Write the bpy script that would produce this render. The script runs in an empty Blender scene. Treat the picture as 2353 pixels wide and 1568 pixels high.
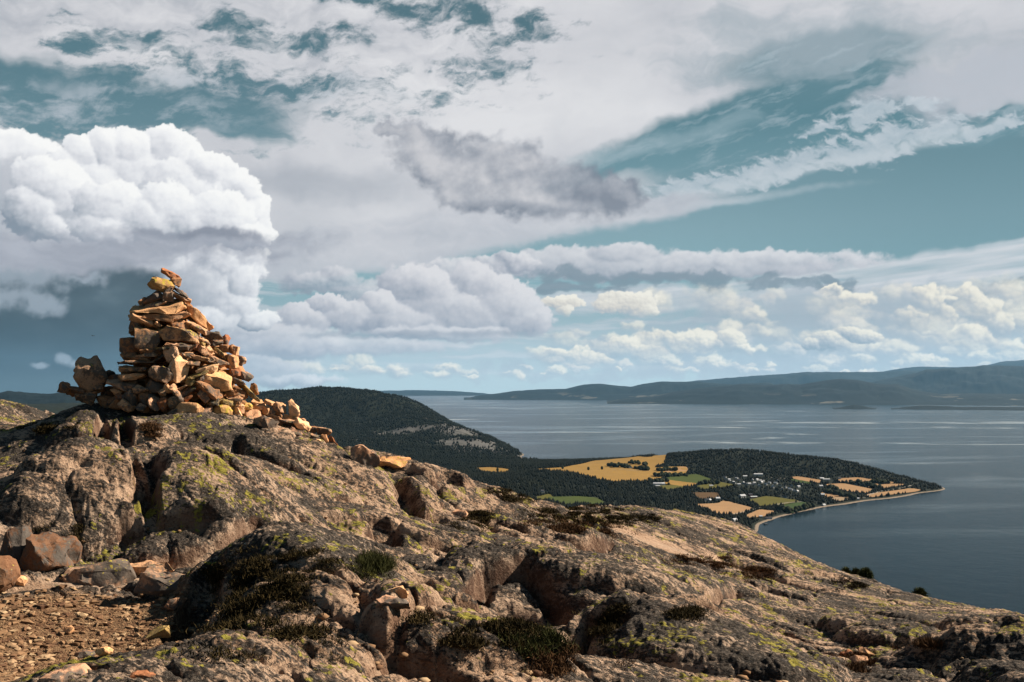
import bpy, bmesh, math, random
import numpy as np
from mathutils import Vector, Matrix

# ---------------------------------------------------------------- camera, sky, sun
SC = bpy.context.scene
COL = SC.collection
F = 2288.0; CX = 1176.5; CY = 784.0; YH = 893.0
EYE = 1.6
PITCH = math.atan((YH - CY) / F)
cam_d = bpy.data.cameras.new("camera"); cam = bpy.data.objects.new("camera", cam_d)
COL.objects.link(cam); SC.camera = cam
cam.location = (0, 0, EYE); cam.rotation_euler = (math.pi / 2 + PITCH, 0, 0)
cam_d.sensor_width = 36.0; cam_d.lens = 36.0 * F / 2353.0
cam_d.clip_start = 0.05; cam_d.clip_end = 300000.0
SEA = -380.0
SUN_AZ = math.radians(74.0); SUN_EL = math.radians(36.0)

def ray(X, Y):
    """world direction through a point of the 2353 x 1568 photograph"""
    a = (X - CX) / F; b = -(Y - CY) / F
    c, s = math.cos(PITCH), math.sin(PITCH)
    v = np.array([a, c - b * s, s + b * c])
    return v / np.linalg.norm(v)

def AE(X, Y):
    d = ray(X, Y)
    return math.atan2(d[0], d[1]) * F, math.asin(d[2]) * F

SC.view_settings.view_transform = 'Standard'
SC.view_settings.look = 'None'
SC.view_settings.exposure = 1.25
SC.view_settings.gamma = 1.0
SC.cycles.volume_bounces = 1
SC.cycles.max_bounces = 6
SC.cycles.diffuse_bounces = 1

# ---- tiny expression language for shader nodes
class E:
    nt = None
    def __init__(s, sock): s.s = sock
    def __add__(a, b): return M('ADD', a, b)
    def __radd__(a, b): return M('ADD', b, a)
    def __sub__(a, b): return M('SUBTRACT', a, b)
    def __rsub__(a, b): return M('SUBTRACT', b, a)
    def __mul__(a, b): return M('MULTIPLY', a, b)
    def __rmul__(a, b): return M('MULTIPLY', b, a)
    def __truediv__(a, b): return M('DIVIDE', a, b)
    def __rtruediv__(a, b): return M('DIVIDE', b, a)
    def __pow__(a, b): return M('POWER', a, b)
    def __neg__(a): return M('MULTIPLY', a, -1.0)

def plug(inp, v):
    if isinstance(v, E): E.nt.links.new(v.s, inp)
    elif hasattr(v, 'is_output'): E.nt.links.new(v, inp)
    elif inp.type == 'RGBA': inp.default_value = tuple(v) + ((1.0,) if len(v) == 3 else ())
    else: inp.default_value = v

def M(op, a, b=None, c=None, clamp=False):
    n = E.nt.nodes.new('ShaderNodeMath'); n.operation = op; n.use_clamp = clamp
    plug(n.inputs[0], a)
    if b is not None: plug(n.inputs[1], b)
    if c is not None: plug(n.inputs[2], c)
    return E(n.outputs[0])
def VM(op, a, b=None, out=0):
    n = E.nt.nodes.new('ShaderNodeVectorMath'); n.operation = op
    plug(n.inputs[0], a)
    if b is not None:
        if op == 'SCALE': plug(n.inputs[3], b)
        else: plug(n.inputs[1], b)
    return E(n.outputs[out])
def vec(x, y, z=0.0):
    n = E.nt.nodes.new('ShaderNodeCombineXYZ')
    plug(n.inputs[0], x); plug(n.inputs[1], y); plug(n.inputs[2], z); return E(n.outputs[0])
def sep(v):
    n = E.nt.nodes.new('ShaderNodeSeparateXYZ'); plug(n.inputs[0], v)
    return [E(o) for o in n.outputs]
DIM = ['3D']
def sat(a): return M('ADD', a, 0.0, clamp=True)
def mx(a, b): return M('MAXIMUM', a, b)
def mn(a, b): return M('MINIMUM', a, b)
def ss(a, lo, hi):
    """smoothstep"""
    n = E.nt.nodes.new('ShaderNodeMapRange'); n.interpolation_type = 'SMOOTHSTEP'
    plug(n.inputs[0], a); plug(n.inputs[1], lo); plug(n.inputs[2], hi); return E(n.outputs[0])
def lin(a, lo, hi, o0=0.0, o1=1.0):
    n = E.nt.nodes.new('ShaderNodeMapRange'); n.clamp = True
    for k, q in enumerate((a, lo, hi, o0, o1)): plug(n.inputs[k], q)
    return E(n.outputs[0])
def noise(v, scale=1.0, detail=4.0, rough=0.5, lac=2.0, dist=0.0, col=False, typ='FBM', norm=True):
    n = E.nt.nodes.new('ShaderNodeTexNoise'); n.noise_type = typ; n.normalize = norm; n.noise_dimensions = DIM[0]
    plug(n.inputs['Vector'], v); plug(n.inputs['Scale'], scale); plug(n.inputs['Detail'], detail)
    plug(n.inputs['Roughness'], rough); plug(n.inputs['Lacunarity'], lac); plug(n.inputs['Distortion'], dist)
    return E(n.outputs['Color' if col else 'Fac'])
def voro(v, scale=1.0, feature='F1', detail=0.0, rough=0.5, smooth=0.5, rand=1.0, out='Distance'):
    n = E.nt.nodes.new('ShaderNodeTexVoronoi'); n.feature = feature; n.voronoi_dimensions = DIM[0]
    plug(n.inputs['Vector'], v); plug(n.inputs['Scale'], scale)
    if 'Detail' in n.inputs: plug(n.inputs['Detail'], detail); plug(n.inputs['Roughness'], rough)
    if feature == 'SMOOTH_F1': plug(n.inputs['Smoothness'], smooth)
    plug(n.inputs['Randomness'], rand)
    return E(n.outputs[out])
def mix(f, a, b, mode='MIX'):
    n = E.nt.nodes.new('ShaderNodeMix'); n.data_type = 'RGBA'; n.blend_type = mode; n.clamp_factor = True
    plug(n.inputs[0], f); plug(n.inputs[6], a); plug(n.inputs[7], b)
    return E(n.outputs[2])
def mapping(v, loc=(0, 0, 0), rot=(0, 0, 0), scale=(1, 1, 1), typ='TEXTURE'):
    n = E.nt.nodes.new('ShaderNodeMapping'); n.vector_type = typ
    plug(n.inputs[0], v); n.inputs[1].default_value = loc; n.inputs[2].default_value = rot
    n.inputs[3].default_value = scale
    return E(n.outputs[0])
def srgb(r, g, b):
    f = lambda c: (c / 255 / 12.92) if c <= 10 else ((c / 255 + .055) / 1.055) ** 2.4
    return (f(r), f(g), f(b))

def build_world():
    w = bpy.data.worlds.new("World"); SC.world = w; w.use_nodes = True
    nt = w.node_tree; nt.nodes.clear()
    out = nt.nodes.new('ShaderNodeOutputWorld'); bg = nt.nodes.new('ShaderNodeBackground')
    nt.links.new(bg.outputs[0], out.inputs[0])
    bg.inputs[1].default_value = 0.05
    sky = nt.nodes.new('ShaderNodeTexSky'); sky.sky_type = 'NISHITA'; sky.sun_disc = False
    sky.sun_elevation = SUN_EL; sky.sun_rotation = SUN_AZ
    sky.altitude = 380.0; sky.air_density = 1.0; sky.dust_density = 0.6; sky.ozone_density = 1.0
    mm = nt.nodes.new('ShaderNodeMix'); mm.data_type = 'RGBA'; mm.blend_type = 'MULTIPLY'; mm.inputs[0].default_value = 1.0
    mm.inputs[7].default_value = (0.38, 0.48, 0.46, 1.0)
    nt.links.new(sky.outputs[0], mm.inputs[6]); nt.links.new(mm.outputs[2], bg.inputs[0])
build_world()

sun_d = bpy.data.lights.new("sun", 'SUN'); sun = bpy.data.objects.new("sun", sun_d); COL.objects.link(sun)
sun_d.energy = 5.0; sun_d.angle = math.radians(0.53); sun_d.color = (1.0, 0.88, 0.72)
_sv = Vector((math.sin(SUN_AZ) * math.cos(SUN_EL), math.cos(SUN_AZ) * math.cos(SUN_EL), math.sin(SUN_EL)))
sun.rotation_euler = (-_sv).to_track_quat('-Z', 'Y').to_euler()
# ---------------------------------------------------------------- numpy noise
_rs = np.random.RandomState(7)
_PERM = _rs.permutation(256).astype(np.int64); _PERM = np.concatenate([_PERM, _PERM, _PERM])
_ang = _rs.rand(256) * 2 * np.pi
_GX = np.cos(_ang).astype(np.float32); _GY = np.sin(_ang).astype(np.float32)
_g3 = _rs.randn(256, 3); _g3 = (_g3 / np.linalg.norm(_g3, axis=1)[:, None]).astype(np.float32)
_RV = _rs.rand(256, 2).astype(np.float32)

def perlin2(x, y, seed=0):
    xi = np.floor(x); yi = np.floor(y)
    fx = (x - xi).astype(np.float32); fy = (y - yi).astype(np.float32)
    xi = (xi.astype(np.int64) + seed * 17) & 255; yi = (yi.astype(np.int64) + seed * 59) & 255
    u = fx * fx * fx * (fx * (fx * 6 - 15) + 10); v = fy * fy * fy * (fy * (fy * 6 - 15) + 10)
    a = _PERM[xi] + yi; b = _PERM[xi + 1] + yi
    def g(h, dx, dy): return _GX[h] * dx + _GY[h] * dy
    n00 = g(_PERM[a], fx, fy); n10 = g(_PERM[b], fx - 1, fy)
    n01 = g(_PERM[a + 1], fx, fy - 1); n11 = g(_PERM[b + 1], fx - 1, fy - 1)
    p = n00 + u * (n10 - n00); q = n01 + u * (n11 - n01)
    return (p + v * (q - p)) * 1.5

def fbm(x, y, oct=5, rough=0.5, seed=0, ridged=False, lac=2.03):
    """roughly -1..1"""
    r = 0.0; a = 1.0; t = 0.0
    for k in range(oct):
        n = perlin2(x, y, seed + k)
        if ridged: n = 1.0 - 2.0 * np.abs(n)
        r = r + a * n; t += a; a *= rough
        x = x * lac + 13.7; y = y * lac + 5.3
    return r / (t * 0.62 if not ridged else t)

def cells(x, y, seed=0, jit=0.95, nearest=True):
    """Voronoi: distance to nearest, to second nearest, hash of nearest, its offset"""
    xi = np.floor(x).astype(np.int64); yi = np.floor(y).astype(np.int64)
    fx = (x - xi).astype(np.float32); fy = (y - yi).astype(np.float32)
    d1 = np.full(x.shape, 9.0, np.float32); d2 = d1.copy(); h1 = np.zeros(x.shape, np.int64)
    ox = np.zeros(x.shape, np.float32); oy = ox.copy()
    for i in (-1, 0, 1):
        for j in (-1, 0, 1):
            h = _PERM[_PERM[(xi + i + seed * 31) & 255] + ((yi + j + seed * 57) & 255)]
            dx = i + 0.5 + (_RV[h, 0] - 0.5) * jit - fx; dy = j + 0.5 + (_RV[h, 1] - 0.5) * jit - fy
            d = np.sqrt(dx * dx + dy * dy)
            near = d < d1
            d2 = np.where(near, d1, np.minimum(d2, d))
            h1 = np.where(near, h, h1); ox = np.where(near, dx, ox); oy = np.where(near, dy, oy)
            d1 = np.where(near, d, d1)
    return d1, d2, h1, ox, oy

def sstep(x, a, b):
    t = np.clip((x - a) / (b - a), 0, 1); return t * t * (3 - 2 * t)
def lerp(a, b, t): return a + (b - a) * t
# ---------------------------------------------------------------- the cloudscape (directions -> colour)
def LIN(c):
    c = np.asarray(c, np.float32) / 255.0
    return np.where(c <= 0.04045, c / 12.92, ((c + 0.055) / 1.055) ** 2.4)

def cloudscape(U, V):
    """U = azimuth * F, V = elevation * F (both arrays) -> linear rgb radiance"""
    sh = U.shape
    def xy(X, Y): return AE(X, Y)
    wx = fbm(U / 150, V / 150, 4, 0.55, 3); wy = fbm(U / 150 + 40, V / 150 + 7, 4, 0.55, 5)
    sx = fbm(U / 40, V / 40, 5, 0.55, 11); sy = fbm(U / 40 + 9, V / 40 + 31, 5, 0.55, 13)
    n60 = fbm(U / 60 + 3, V / 60, 6, 0.58, 21)
    fine = fbm(U / 210 + wx * .5, V / 66 + wy * .4, 8, 0.62, 31)
    fine2 = fbm((U + V * .25 + wx * 30) / 80, (V - U * .2 + wy * 30) / 36, 6, 0.62, 41)
    def blob(X, Y, rx, ry, ang=0.0, wb=0.0, ws=0.0):
        cu, cv = xy(X, Y)
        du = U + wx * wb + sx * ws - cu; dv = V + wy * wb + sy * ws - cv
        c, s = math.cos(math.radians(ang)), math.sin(math.radians(ang))
        return np.sqrt(((du * c + dv * s) / rx) ** 2 + ((-du * s + dv * c) / ry) ** 2)
    def smin(a, b, k):
        h = np.clip(0.5 + 0.5 * (b - a) / k, 0, 1)
        return lerp(b, a, h) - k * h * (1 - h)
    def union(lst, k=0.25, **kw):
        r = None
        for b in lst:
            d = blob(*b, **kw)
            r = d if r is None else smin(r, d, k)
        return r
    def over(c, m, col):
        if isinstance(col, tuple): col = LIN(col)
        return c + (col - c) * np.clip(m, 0, 1)[..., None]
    def ramp(t, stops):
        t = np.clip(t, 0, 1); xs = [s[0] for s in stops]
        cols = np.array([LIN(s[1]) for s in stops])
        return np.stack([np.interp(t, xs, cols[:, k]) for k in range(3)], -1).astype(np.float32)
    # clear sky
    g = np.clip(V / 800, 0, 1)
    c = ramp(g, [(0, (150, 184, 190)), (0.30, (140, 176, 184)), (0.45, (134, 165, 174)), (0.60, (118, 149, 159)), (0.8, (96, 127, 138)), (1, (82, 113, 124))])
    c = over(c, 0.35 * sstep(U, 200, 1100) * sstep(V, 60, 300), (82, 120, 130))
    c = over(c, 0.3 * sstep(U, -200, -1000), (84, 122, 134))
    # ---- A veil
    veil = union([(250, 10, 640, 150, -3), (900, 60, 640, 160, -4), (1480, 30, 560, 165, 0), (2150, 10, 520, 130, -8),
                  (2330, 170, 260, 66, -4), (1100, 330, 480, 225, 6), (1390, 215, 500, 118, 14), (760, 480, 460, 130, 4),
                  (300, 450, 420, 150, 0), (150, 620, 400, 120, 0)], 0.35, wb=34)
    vm = sstep(veil + fine * 0.10, 1.10, 0.86)
    gp = np.minimum.reduce([blob(620, 190, 330, 34, 0, wb=30), blob(130, 262, 330, 62, 4, wb=40), blob(380, 215, 240, 40, 0, wb=30), blob(175, 110, 60, 34, 10, wb=20),
                            blob(330, 95, 90, 20, 14, wb=20), blob(1080, 35, 130, 50, -20, wb=20), blob(820, 2, 200, 14, -4, wb=12), blob(1230, 60, 60, 30, 0, wb=20), blob(560, 65, 80, 22, 0, wb=20),
                            blob(1110, 158, 80, 22, 0, wb=20), blob(700, 90, 120, 18, 5, wb=20)])
    strk = fbm((U - V * .8 + sx * 14) / 150, (V + U * .05 + sy * 8) / 44, 8, 0.68, 45)
    gm = sstep(gp * .55 + strk * 0.85 + fine2 * 0.35 + fine * .3, 0.85, 0.05)
    wisps = sstep(fine2 * 0.6 - strk * 0.5, -0.1, 0.6)
    vm = vm * (1 - gm * (1 - 0.75 * wisps))
    lowf = fbm(U / 420, V / 300, 3, 0.5, 51)
    upper = sstep(V + wy * 40, 560, 800)
    leftq = sstep(U, 250, -250)
    vs = 0.72 + lowf * 0.20 + fine * (0.10 + 0.24 * upper * leftq) + fine2 * 0.12 * upper * leftq + n60 * .10 * upper * leftq - gm * .1 - .28 * sstep(U, -500, -1100) * upper
    vs = vs + 0.22 * sstep(blob(1300, 250, 420, 120, 14), 1.2, 0.2) - 0.35 * sstep(blob(750, 420, 260, 60, 0, wb=40), 1.3, 0.2) \
         - 0.2 * sstep(blob(2200, 120, 300, 120, 0), 1.3, 0.2)
    c = over(c, vm * 0.97, ramp(vs, [(0, (160, 165, 174)), (0.35, (184, 187, 194)), (0.7, (212, 212, 216)), (1, (229, 228, 230))]))
    tf = sstep(union([(130, 250, 420, 60, 3), (600, 200, 300, 26, 0)], .3, wb=30), 1.3, .5)
    c = over(c, tf * sstep(strk * .7 + fine2 * .6 + fine * .3, -0.25, 0.75) * .8, (186, 194, 202))
    # ---- teal wedge cut in the upper right veil, with thin grey sheets
    wedge = union([(1640, 300, 330, 60, 16), (1880, 235, 330, 84, 14), (2120, 250, 300, 60, 10), (2260, 250, 160, 60, 0), (1900, 130, 230, 50, 0), (1480, 370, 260, 24, 12)], 0.3, wb=22)
    stw = fbm((U + V * .6) / 260, (V - U * .28 + sy * 6) / 22, 5, 0.62, 83)
    wm = sstep(wedge + fine * 0.16, 1.25, 0.70)
    wc = ramp(np.clip(V / 800, 0, 1), [(0, (136, 174, 182)), (0.58, (116, 151, 161)), (0.75, (90, 128, 139)), (1, (108, 136, 146))])
    c = over(c, wm * sstep(blob(2330, 120, 200, 120, 0, wb=60) + fine * 0.3, 0.5, 1.3), wc)
    sheet = sstep(blob(1900, 105, 280, 62, -3, wb=40) + fine * 0.8 + lowf * .3, 1.6, 0.2)
    c = over(c, sheet * 0.72, (164, 176, 184))
    c = over(c, sstep(fine2 * .5 + stw, 0.0, 0.9) * wm * 0.5, (176, 190, 198))
    sheet = sstep(blob(1470, 345, 260, 26, 12, wb=24) + fine * 0.5, 1.4, 0.4)
    c = over(c, sheet * 0.45, (164, 184, 192))
    # veil tongue right of the band
    t2 = sstep(union([(2300, 200, 260, 44, 4), (2150, 190, 160, 26, 10)], .3, wb=40) + fine * .4, 1.2, 0.5)
    c = over(c, t2 * 0.85, (188, 192, 200))
    # rippled band
    th = math.radians(-28); a = (U * math.cos(th) + V * math.sin(th)); b = (-U * math.sin(th) + V * math.cos(th))
    rip = fbm((a + sx * 16) / 52, (b + sy * 12) / 15, 3, 0.55, 61)
    puff = fbm((U + sx * 14) / 60, (V + sy * 10) / 22, 5, 0.6, 71)
    band = union([(1600, 425, 170, 28, 9), (1800, 385, 200, 36, 11), (1990, 335, 180, 40, 12), (2130, 300, 110, 24, 12), (2290, 285, 110, 17, 10),
                  (1990, 262, 72, 24, 6), (2110, 236, 56, 14, 0), (1900, 290, 60, 12, 10)], 0.15, wb=18)
    bm = sstep(band + rip * 0.50 + puff * 0.40, 1.08, 0.50)
    c = over(c, bm * 0.82, ramp(0.5 + puff * -0.5 + rip * -.2, [(0, (168, 184, 194)), (1, (206, 212, 218))]))
    b2 = np.minimum(blob(1850, 392, 460, 15, 10, wb=10), blob(1500, 488, 360, 11, 6, wb=8))
    c = over(c, sstep(b2 + fine * 0.3 + rip * .1, 1.5, 0.2) * 0.7, (196, 205, 211))
    # lower smooth edge of veil
    ed = union([(1240, 505, 420, 36, 5), (900, 560, 420, 50, 6), (640, 600, 330, 44, 4)], 0.4, wb=12)
    c = over(c, sstep(ed + fine * 0.2, 1.18, 0.72) * 0.93, ramp(0.5 + fine * .5 + lowf * .3, [(0, (184, 188, 196)), (1, (214, 214, 218))]))
    # cirrus wedge
    wd = union([(2250, 595, 520, 28, 6), (1950, 628, 330, 28, 6), (2300, 640, 420, 44, 2), (1950, 680, 520, 44, 0), (1500, 690, 300, 30, 0)], 0.3, wb=14)
    stre = fbm((U + V * 2) / 420, (V - U * 0.10) / 22, 4, 0.6, 81)
    c = over(c, sstep(wd + fine * 0.10 + stre * 0.20, 1.12, 0.70) * 0.96, ramp(0.62 + stre * .7, [(0, (160, 181, 189)), (1, (218, 219, 222))]))
    # pale air near the horizon
    c = over(c, 0.9 * sstep(V + n60 * 16, 250, 60), (184, 198, 204))
    c = over(c, 0.5 * sstep(V, 70, 0), (176, 198, 203))

    lay = fbm((U + wx * 60) / 330, (V + wy * 8) / 20, 5, 0.6, 87)
    c = over(c, sstep(lay, -0.15, 0.45) * sstep(V, 300, 210) * sstep(V, 10, 60) * 0.6, ramp(0.5 + lay, [(0, (176, 186, 195)), (1, (208, 211, 215))]))
    # ---- heaped clouds: union of lit lobes with several octaves of smaller lobes on their surface
    LU, LV = 0.60, 0.80
    def heap(lst, stops, lobes=((34, .34), (16, .20), (8, .10)), soft=0.10, wob=10, flat=None, fsoft=10, relk=1.0, shk=0.34,
             opac=1.0, seed=0, base=0.56, rag=0.0, asp=1.0, step=9.0, occ=0.28, fade=0.0):
        xs = [xy(b[0], b[1]) for b in lst]
        R = max(max(b[2], b[3]) for b in lst) * 1.5 + 40
        u0 = min(p[0] for p in xs) - R; u1 = max(p[0] for p in xs) + R
        R = max(min(b[2], b[3]) if abs(b[4]) < 5 else max(b[2], b[3]) for b in lst) * 1.5 + 40
        v0 = min(p[1] for p in xs) - R; v1 = max(p[1] for p in xs) + R
        win = (U > u0) & (U < u1) & (V > v0) & (V < v1)
        if not win.any(): return
        u = U[win]; v = V[win]; sxx = sx[win]; syy = sy[win]; nn = n60[win]
        def height(u, v):
            h = None; s = None
            for (X, Y, rx, ry, ang) in lst:
                cu, cv = xy(X, Y)
                cs, sn = math.cos(math.radians(ang)), math.sin(math.radians(ang))
                du = u + sxx * wob - cu; dv = v + syy * wob - cv
                a_ = (du * cs + dv * sn) / rx; b_ = (-du * sn + dv * cs) / ry
                d = a_ * a_ + b_ * b_
                hh = 1 - d; s_ = (a_ * cs - b_ * sn) * LU + (a_ * sn + b_ * cs) * LV
                if h is None: h, s = hh, s_
                else:
                    w = sstep(hh - h, -0.25, 0.25); s = lerp(s, s_, w); h = np.maximum(h, hh) + 0.04 * (1 - np.abs(2 * w - 1))
            hs_ = h
            for k, (sc, am) in enumerate(lobes):
                d1, d2, _, ox, oy = cells((u + sxx * sc * .25) / (sc * asp) + 3.3 * k + seed, (v + syy * sc * .25) / sc + 1.7 * k, seed + k)
                h = h + am * (0.50 - d1 * d1 * 1.25 + 0.25 * np.minimum(d2 - d1, .5))
            return h, s, hs_
        h, s, hs = height(u, v)
        h2, _, _ = height(u + LU * step, v + LV * step)
        slope = (h - h2) / step * 14                    # >0: surface falls away towards the light = lit
        fr = fbm(u / 9, v / 9, 3, 0.6, 777 + seed % 9)
        m = sstep(h + rag * nn + 0.10 * fr + 0.05 * nn, -soft, soft)
        if flat is not None:
            fv = xy(1176, flat)[1]
            m = m * sstep(v + nn * 10, fv - fsoft, fv + fsoft)
            s = s + 0.25 * sstep(v, fv, fv + 60) - .2
        m = m * (1 - fade * sstep(s + nn * .3, 0.3, -0.7))
        shade = base + s * shk + np.tanh(slope * 0.6) * 0.26 * relk + nn * 0.10 + fr * 0.025 + np.clip(h - hs, -0.5, 0.5) * occ
        col = ramp(shade, stops)
        c[win] = c[win] + (col - c[win]) * (np.clip(m, 0, 1) * opac)[:, None]
    lav = [(0.0, (134, 144, 157)), (0.35, (160, 166, 178)), (0.65, (196, 197, 204)), (1.0, (229, 227, 229))]
    cream = [(0.0, (140, 154, 165)), (0.35, (170, 179, 187)), (0.62, (205, 205, 203)), (0.85, (236, 230, 216)), (1.0, (250, 243, 226))]
    field = [(0.0, (140, 157, 167)), (0.35, (172, 183, 190)), (0.65, (200, 203, 206)), (1.0, (236, 229, 218))]
    # lavender roll
    heap([(1540, 612, 420, 30, 0), (1280, 600, 140, 30, 0), (1430, 588, 100, 26, 0)], lav, lobes=((40, .3), (18, .2)), flat=650, shk=0.2, soft=0.3, opac=0.9, asp=1.6, rag=.3, base=.62)
    dk = union([(1420, 640, 240, 22, -2), (1640, 640, 190, 17, -4), (1830, 655, 150, 12, -2), (1915, 638, 50, 9, 0), (2290, 655, 130, 14, 4), (1300, 665, 150, 14, 0)], 0.2, wb=20, ws=8)
    c = over(c, sstep(dk + fine2 * 0.5 + n60 * 0.45, 1.15, 0.5) * 0.85, (130, 146, 157))
    # broken field of small heaps; rows come closer together towards the horizon
    rs = np.random.RandomState(5)
    rows = [(690, 34, 26, 1480, 2400, 15), (735, 34, 24, 1400, 2400, 17), (775, 34, 20, 1250, 2400, 20), (805, 28, 17, 1230, 2400, 22), (832, 22, 12, 1180, 2400, 26), (852, 18, 8, 700, 2400, 30)]
    for (Y, rx, ry, x0, x1, n) in rows:
        # dull sheet behind every row
        c = over(c, sstep(blob((x0 + x1) / 2 + 150, Y + 10, (x1 - x0) / 2 + 60, ry * 2.0, 0, wb=30, ws=16) + n60 * .5, 1.2, 0.5) * 0.6, (172, 183, 192))
        for grp in range(3):
            lst = []
            for k in range(n // 3 + 1):
                X = x0 + (x1 - x0) * rs.rand(); s_ = rs.rand() ** 1.5 * 1.1 + 0.5
                lst.append((X, Y + rs.randn() * ry * .5, rx * s_ * 1.2, ry * s_, 0))
            heap(lst, field if grp == 0 else cream, lobes=((ry * 1.1, .5), (ry * .5, .3)), soft=0.6, wob=10, opac=(0.75, 0.5, 0.72)[grp], seed=Y + grp * 7, asp=1.4, shk=0.3, base=(0.42, .48, .54)[grp], rag=.6, step=3.5, fade=.75, relk=.8)
    # named far heaps
    heap([(1440, 692, 66, 24, 0), (1470, 706, 46, 22, -20), (1290, 695, 50, 16, 0), (1300, 712, 20, 14, 0), (1405, 700, 40, 18, 0)], [(0, (180, 186, 192)), (.4, (222, 216, 206)), (1, (252, 246, 232))], lobes=((16, .4), (8, .25)), soft=0.15, wob=8, seed=3, step=3, flat=722)
    heap([(1450, 800, 90, 26, 0), (1560, 785, 110, 24, 0), (1680, 780, 40, 22, -20), (1330, 828, 80, 26, 0), (1270, 815, 40, 16, 0), (1700, 800, 30, 12, 0)], cream, lobes=((22, .4), (10, .2)), soft=0.3, wob=11, seed=8, step=4, flat=838, base=.55, fade=.7, rag=.3)
    heap([(1985, 790, 0.1, .1, 0), (1905, 783, 40, 22, 0), (1870, 790, 24, 15, 0), (1970, 770, 50, 15, -8)], cream, lobes=((18, .3), (8, .2)), soft=0.2, wob=5, seed=6, step=3, base=.5)
    heap([(2125, 690, 28, 34, -10), (2160, 712, 30, 40, 10), (2100, 730, 40, 26, 0), (2230, 690, 32, 30, -20), (2265, 715, 34, 28, -10), (2290, 745, 30, 30, 0), (2190, 690, 14, 8, 0), (2240, 775, 46, 22, 0), (1950, 690, 50, 18, 0), (1915, 668, 24, 10, 0)],
         cream, lobes=((22, .38), (11, .2)), soft=0.25, wob=11, seed=9, step=4, base=.54, fade=.7, rag=.3)
    # bank in the centre
    heap([(1010, 625, 130, 26, 6), (1180, 605, 60, 24, 0), (1120, 615, 60, 26, 0)], lav, lobes=((26, .35), (12, .2)), soft=0.3, wob=10, seed=2, base=.5, opac=.9)
    heap([(740, 650, 90, 26, 0), (775, 640, 44, 26, 0), (860, 690, 90, 40, 0)], lav, lobes=((30, .35), (12, .2)), soft=0.4, wob=14, seed=4, base=.5, opac=.75)
    heap([(980, 662, 110, 44, -12), (1100, 655, 70, 46, -20), (1160, 700, 90, 60, -25), (1200, 740, 70, 36, 0), (1060, 715, 150, 55, -8), (930, 735, 130, 40, 0),
          (800, 725, 80, 34, 0), (870, 700, 50, 30, 0), (700, 735, 70, 36, 0), (760, 700, 50, 20, 0)], lav,
         lobes=((44, .30), (20, .16), (9, .08)), flat=772, fsoft=9, shk=0.32, soft=0.16, wob=12, seed=12, base=.64, relk=.9)
    heap([(780, 795, 260, 22, 0), (620, 780, 160, 30, 0), (1010, 768, 170, 16, 0)], lav, lobes=((40, .3), (18, .2)), flat=818, fsoft=10, shk=0.22, soft=0.45, opac=0.8, seed=14, asp=2, base=.6, rag=.4)
    c = over(c, sstep(blob(900, 770, 420, 9, 0, wb=14) + fine2 * .5, 1.2, .3) * .45, (140, 150, 163))
    heap([(650, 845, 56, 20, 0), (700, 850, 40, 14, 0), (820, 840, 40, 24, 0), (845, 850, 30, 14, 0), (905, 853, 22, 16, 0), (925, 862, 22, 9, 0), (1000, 862, 34, 9, 0), (1187, 865, 18, 12, 0), (1080, 866, 20, 5, 0)],
         cream, lobes=((14, .4),), flat=872, fsoft=5, soft=0.45, wob=8, opac=0.7, seed=15, step=3, base=.5, fade=.7, rag=.5)
    heap([(560, 790, 130, 40, 0), (520, 840, 160, 40, 0), (660, 800, 120, 26, 0), (640, 875, 120, 14, 0)], lav, lobes=((40, .3), (18, .2)), shk=0.25, soft=0.6, opac=0.8, seed=31, asp=1.8, base=.45, rag=.5)
    # ---- grey scud
    sn = fbm((U + wx * 20) / 90, (V + wy * 20) / 60, 8, 0.64, 91)
    sc = union([(900, 296, 40, 16, -10), (950, 315, 60, 30, -28), (1010, 370, 110, 62, -26), (1060, 440, 80, 50, -20), (1170, 405, 150, 80, -14), (1310, 440, 160, 62, -12), (1420, 440, 66, 34, -16), (1130, 465, 110, 24, -5)], 0.25, wb=10, ws=16)
    s2 = fbm(U / 100, V / 80, 5, 0.55, 95); s3 = fbm((U + 16) / 100, (V + 20) / 80, 5, 0.55, 95)
    sm = sstep(sc + sn * 0.24 + n60 * .14, 1.22, 0.66)
    edge = sstep(sc, 0.45, 1.05)
    shd = 0.72 + (s2 - s3) * 0.35 + sn * 0.15 + n60 * .06 + s2 * .1 - 0.5 * edge * sstep(V, 260, 420) - 0.62 * sstep(blob(1380, 445, 130, 50, -10, ws=14), 1.3, .2) - .35 * sstep(blob(1180, 480, 200, 20, -4), 1.2, .3)
    c = over(c, sm * 0.94, ramp(shd, [(0, (130, 136, 148)), (0.5, (168, 171, 179)), (1, (206, 205, 208))]))
    c = c * (1 + 0.42 * sstep(V, 170, 10))[..., None]
    # ---- dark rain sky at the left
    dr = union([(10, 790, 370, 170, 0), (230, 690, 140, 80, 0), (290, 800, 110, 110, 0)], 0.3, wb=36)
    rn = fbm(U / 150 + V / 500, V / 70, 4, 0.5, 99)
    c = over(c, sstep(dr + n60 * 0.14, 1.16, 0.80) * 0.985, ramp(0.55 * sstep(V + rn * 60, 120, 330) + rn * 0.22 + 0.16 + .25 * sstep(V, 60, 0), [(0, (54, 67, 74)), (0.5, (78, 92, 99)), (1, (122, 137, 146))]))
    pf = union([(40, 630, 120, 44, 0), (100, 690, 60, 26, -10), (0, 690, 60, 26, 0), (190, 640, 50, 14, 0)], 0.3, wb=16, ws=10)
    c = over(c, sstep(pf + n60 * 0.55 + sn * .25, 1.3, 0.3) * 0.72, (172, 182, 193))
    pf = union([(150, 829, 19, 12, -25), (170, 836, 24, 9, 0), (92, 838, 16, 7, 0)], 0.2, ws=5)
    c = over(c, sstep(pf + n60 * 0.5, 1.3, 0.3) * 0.75, (180, 190, 201))
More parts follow.
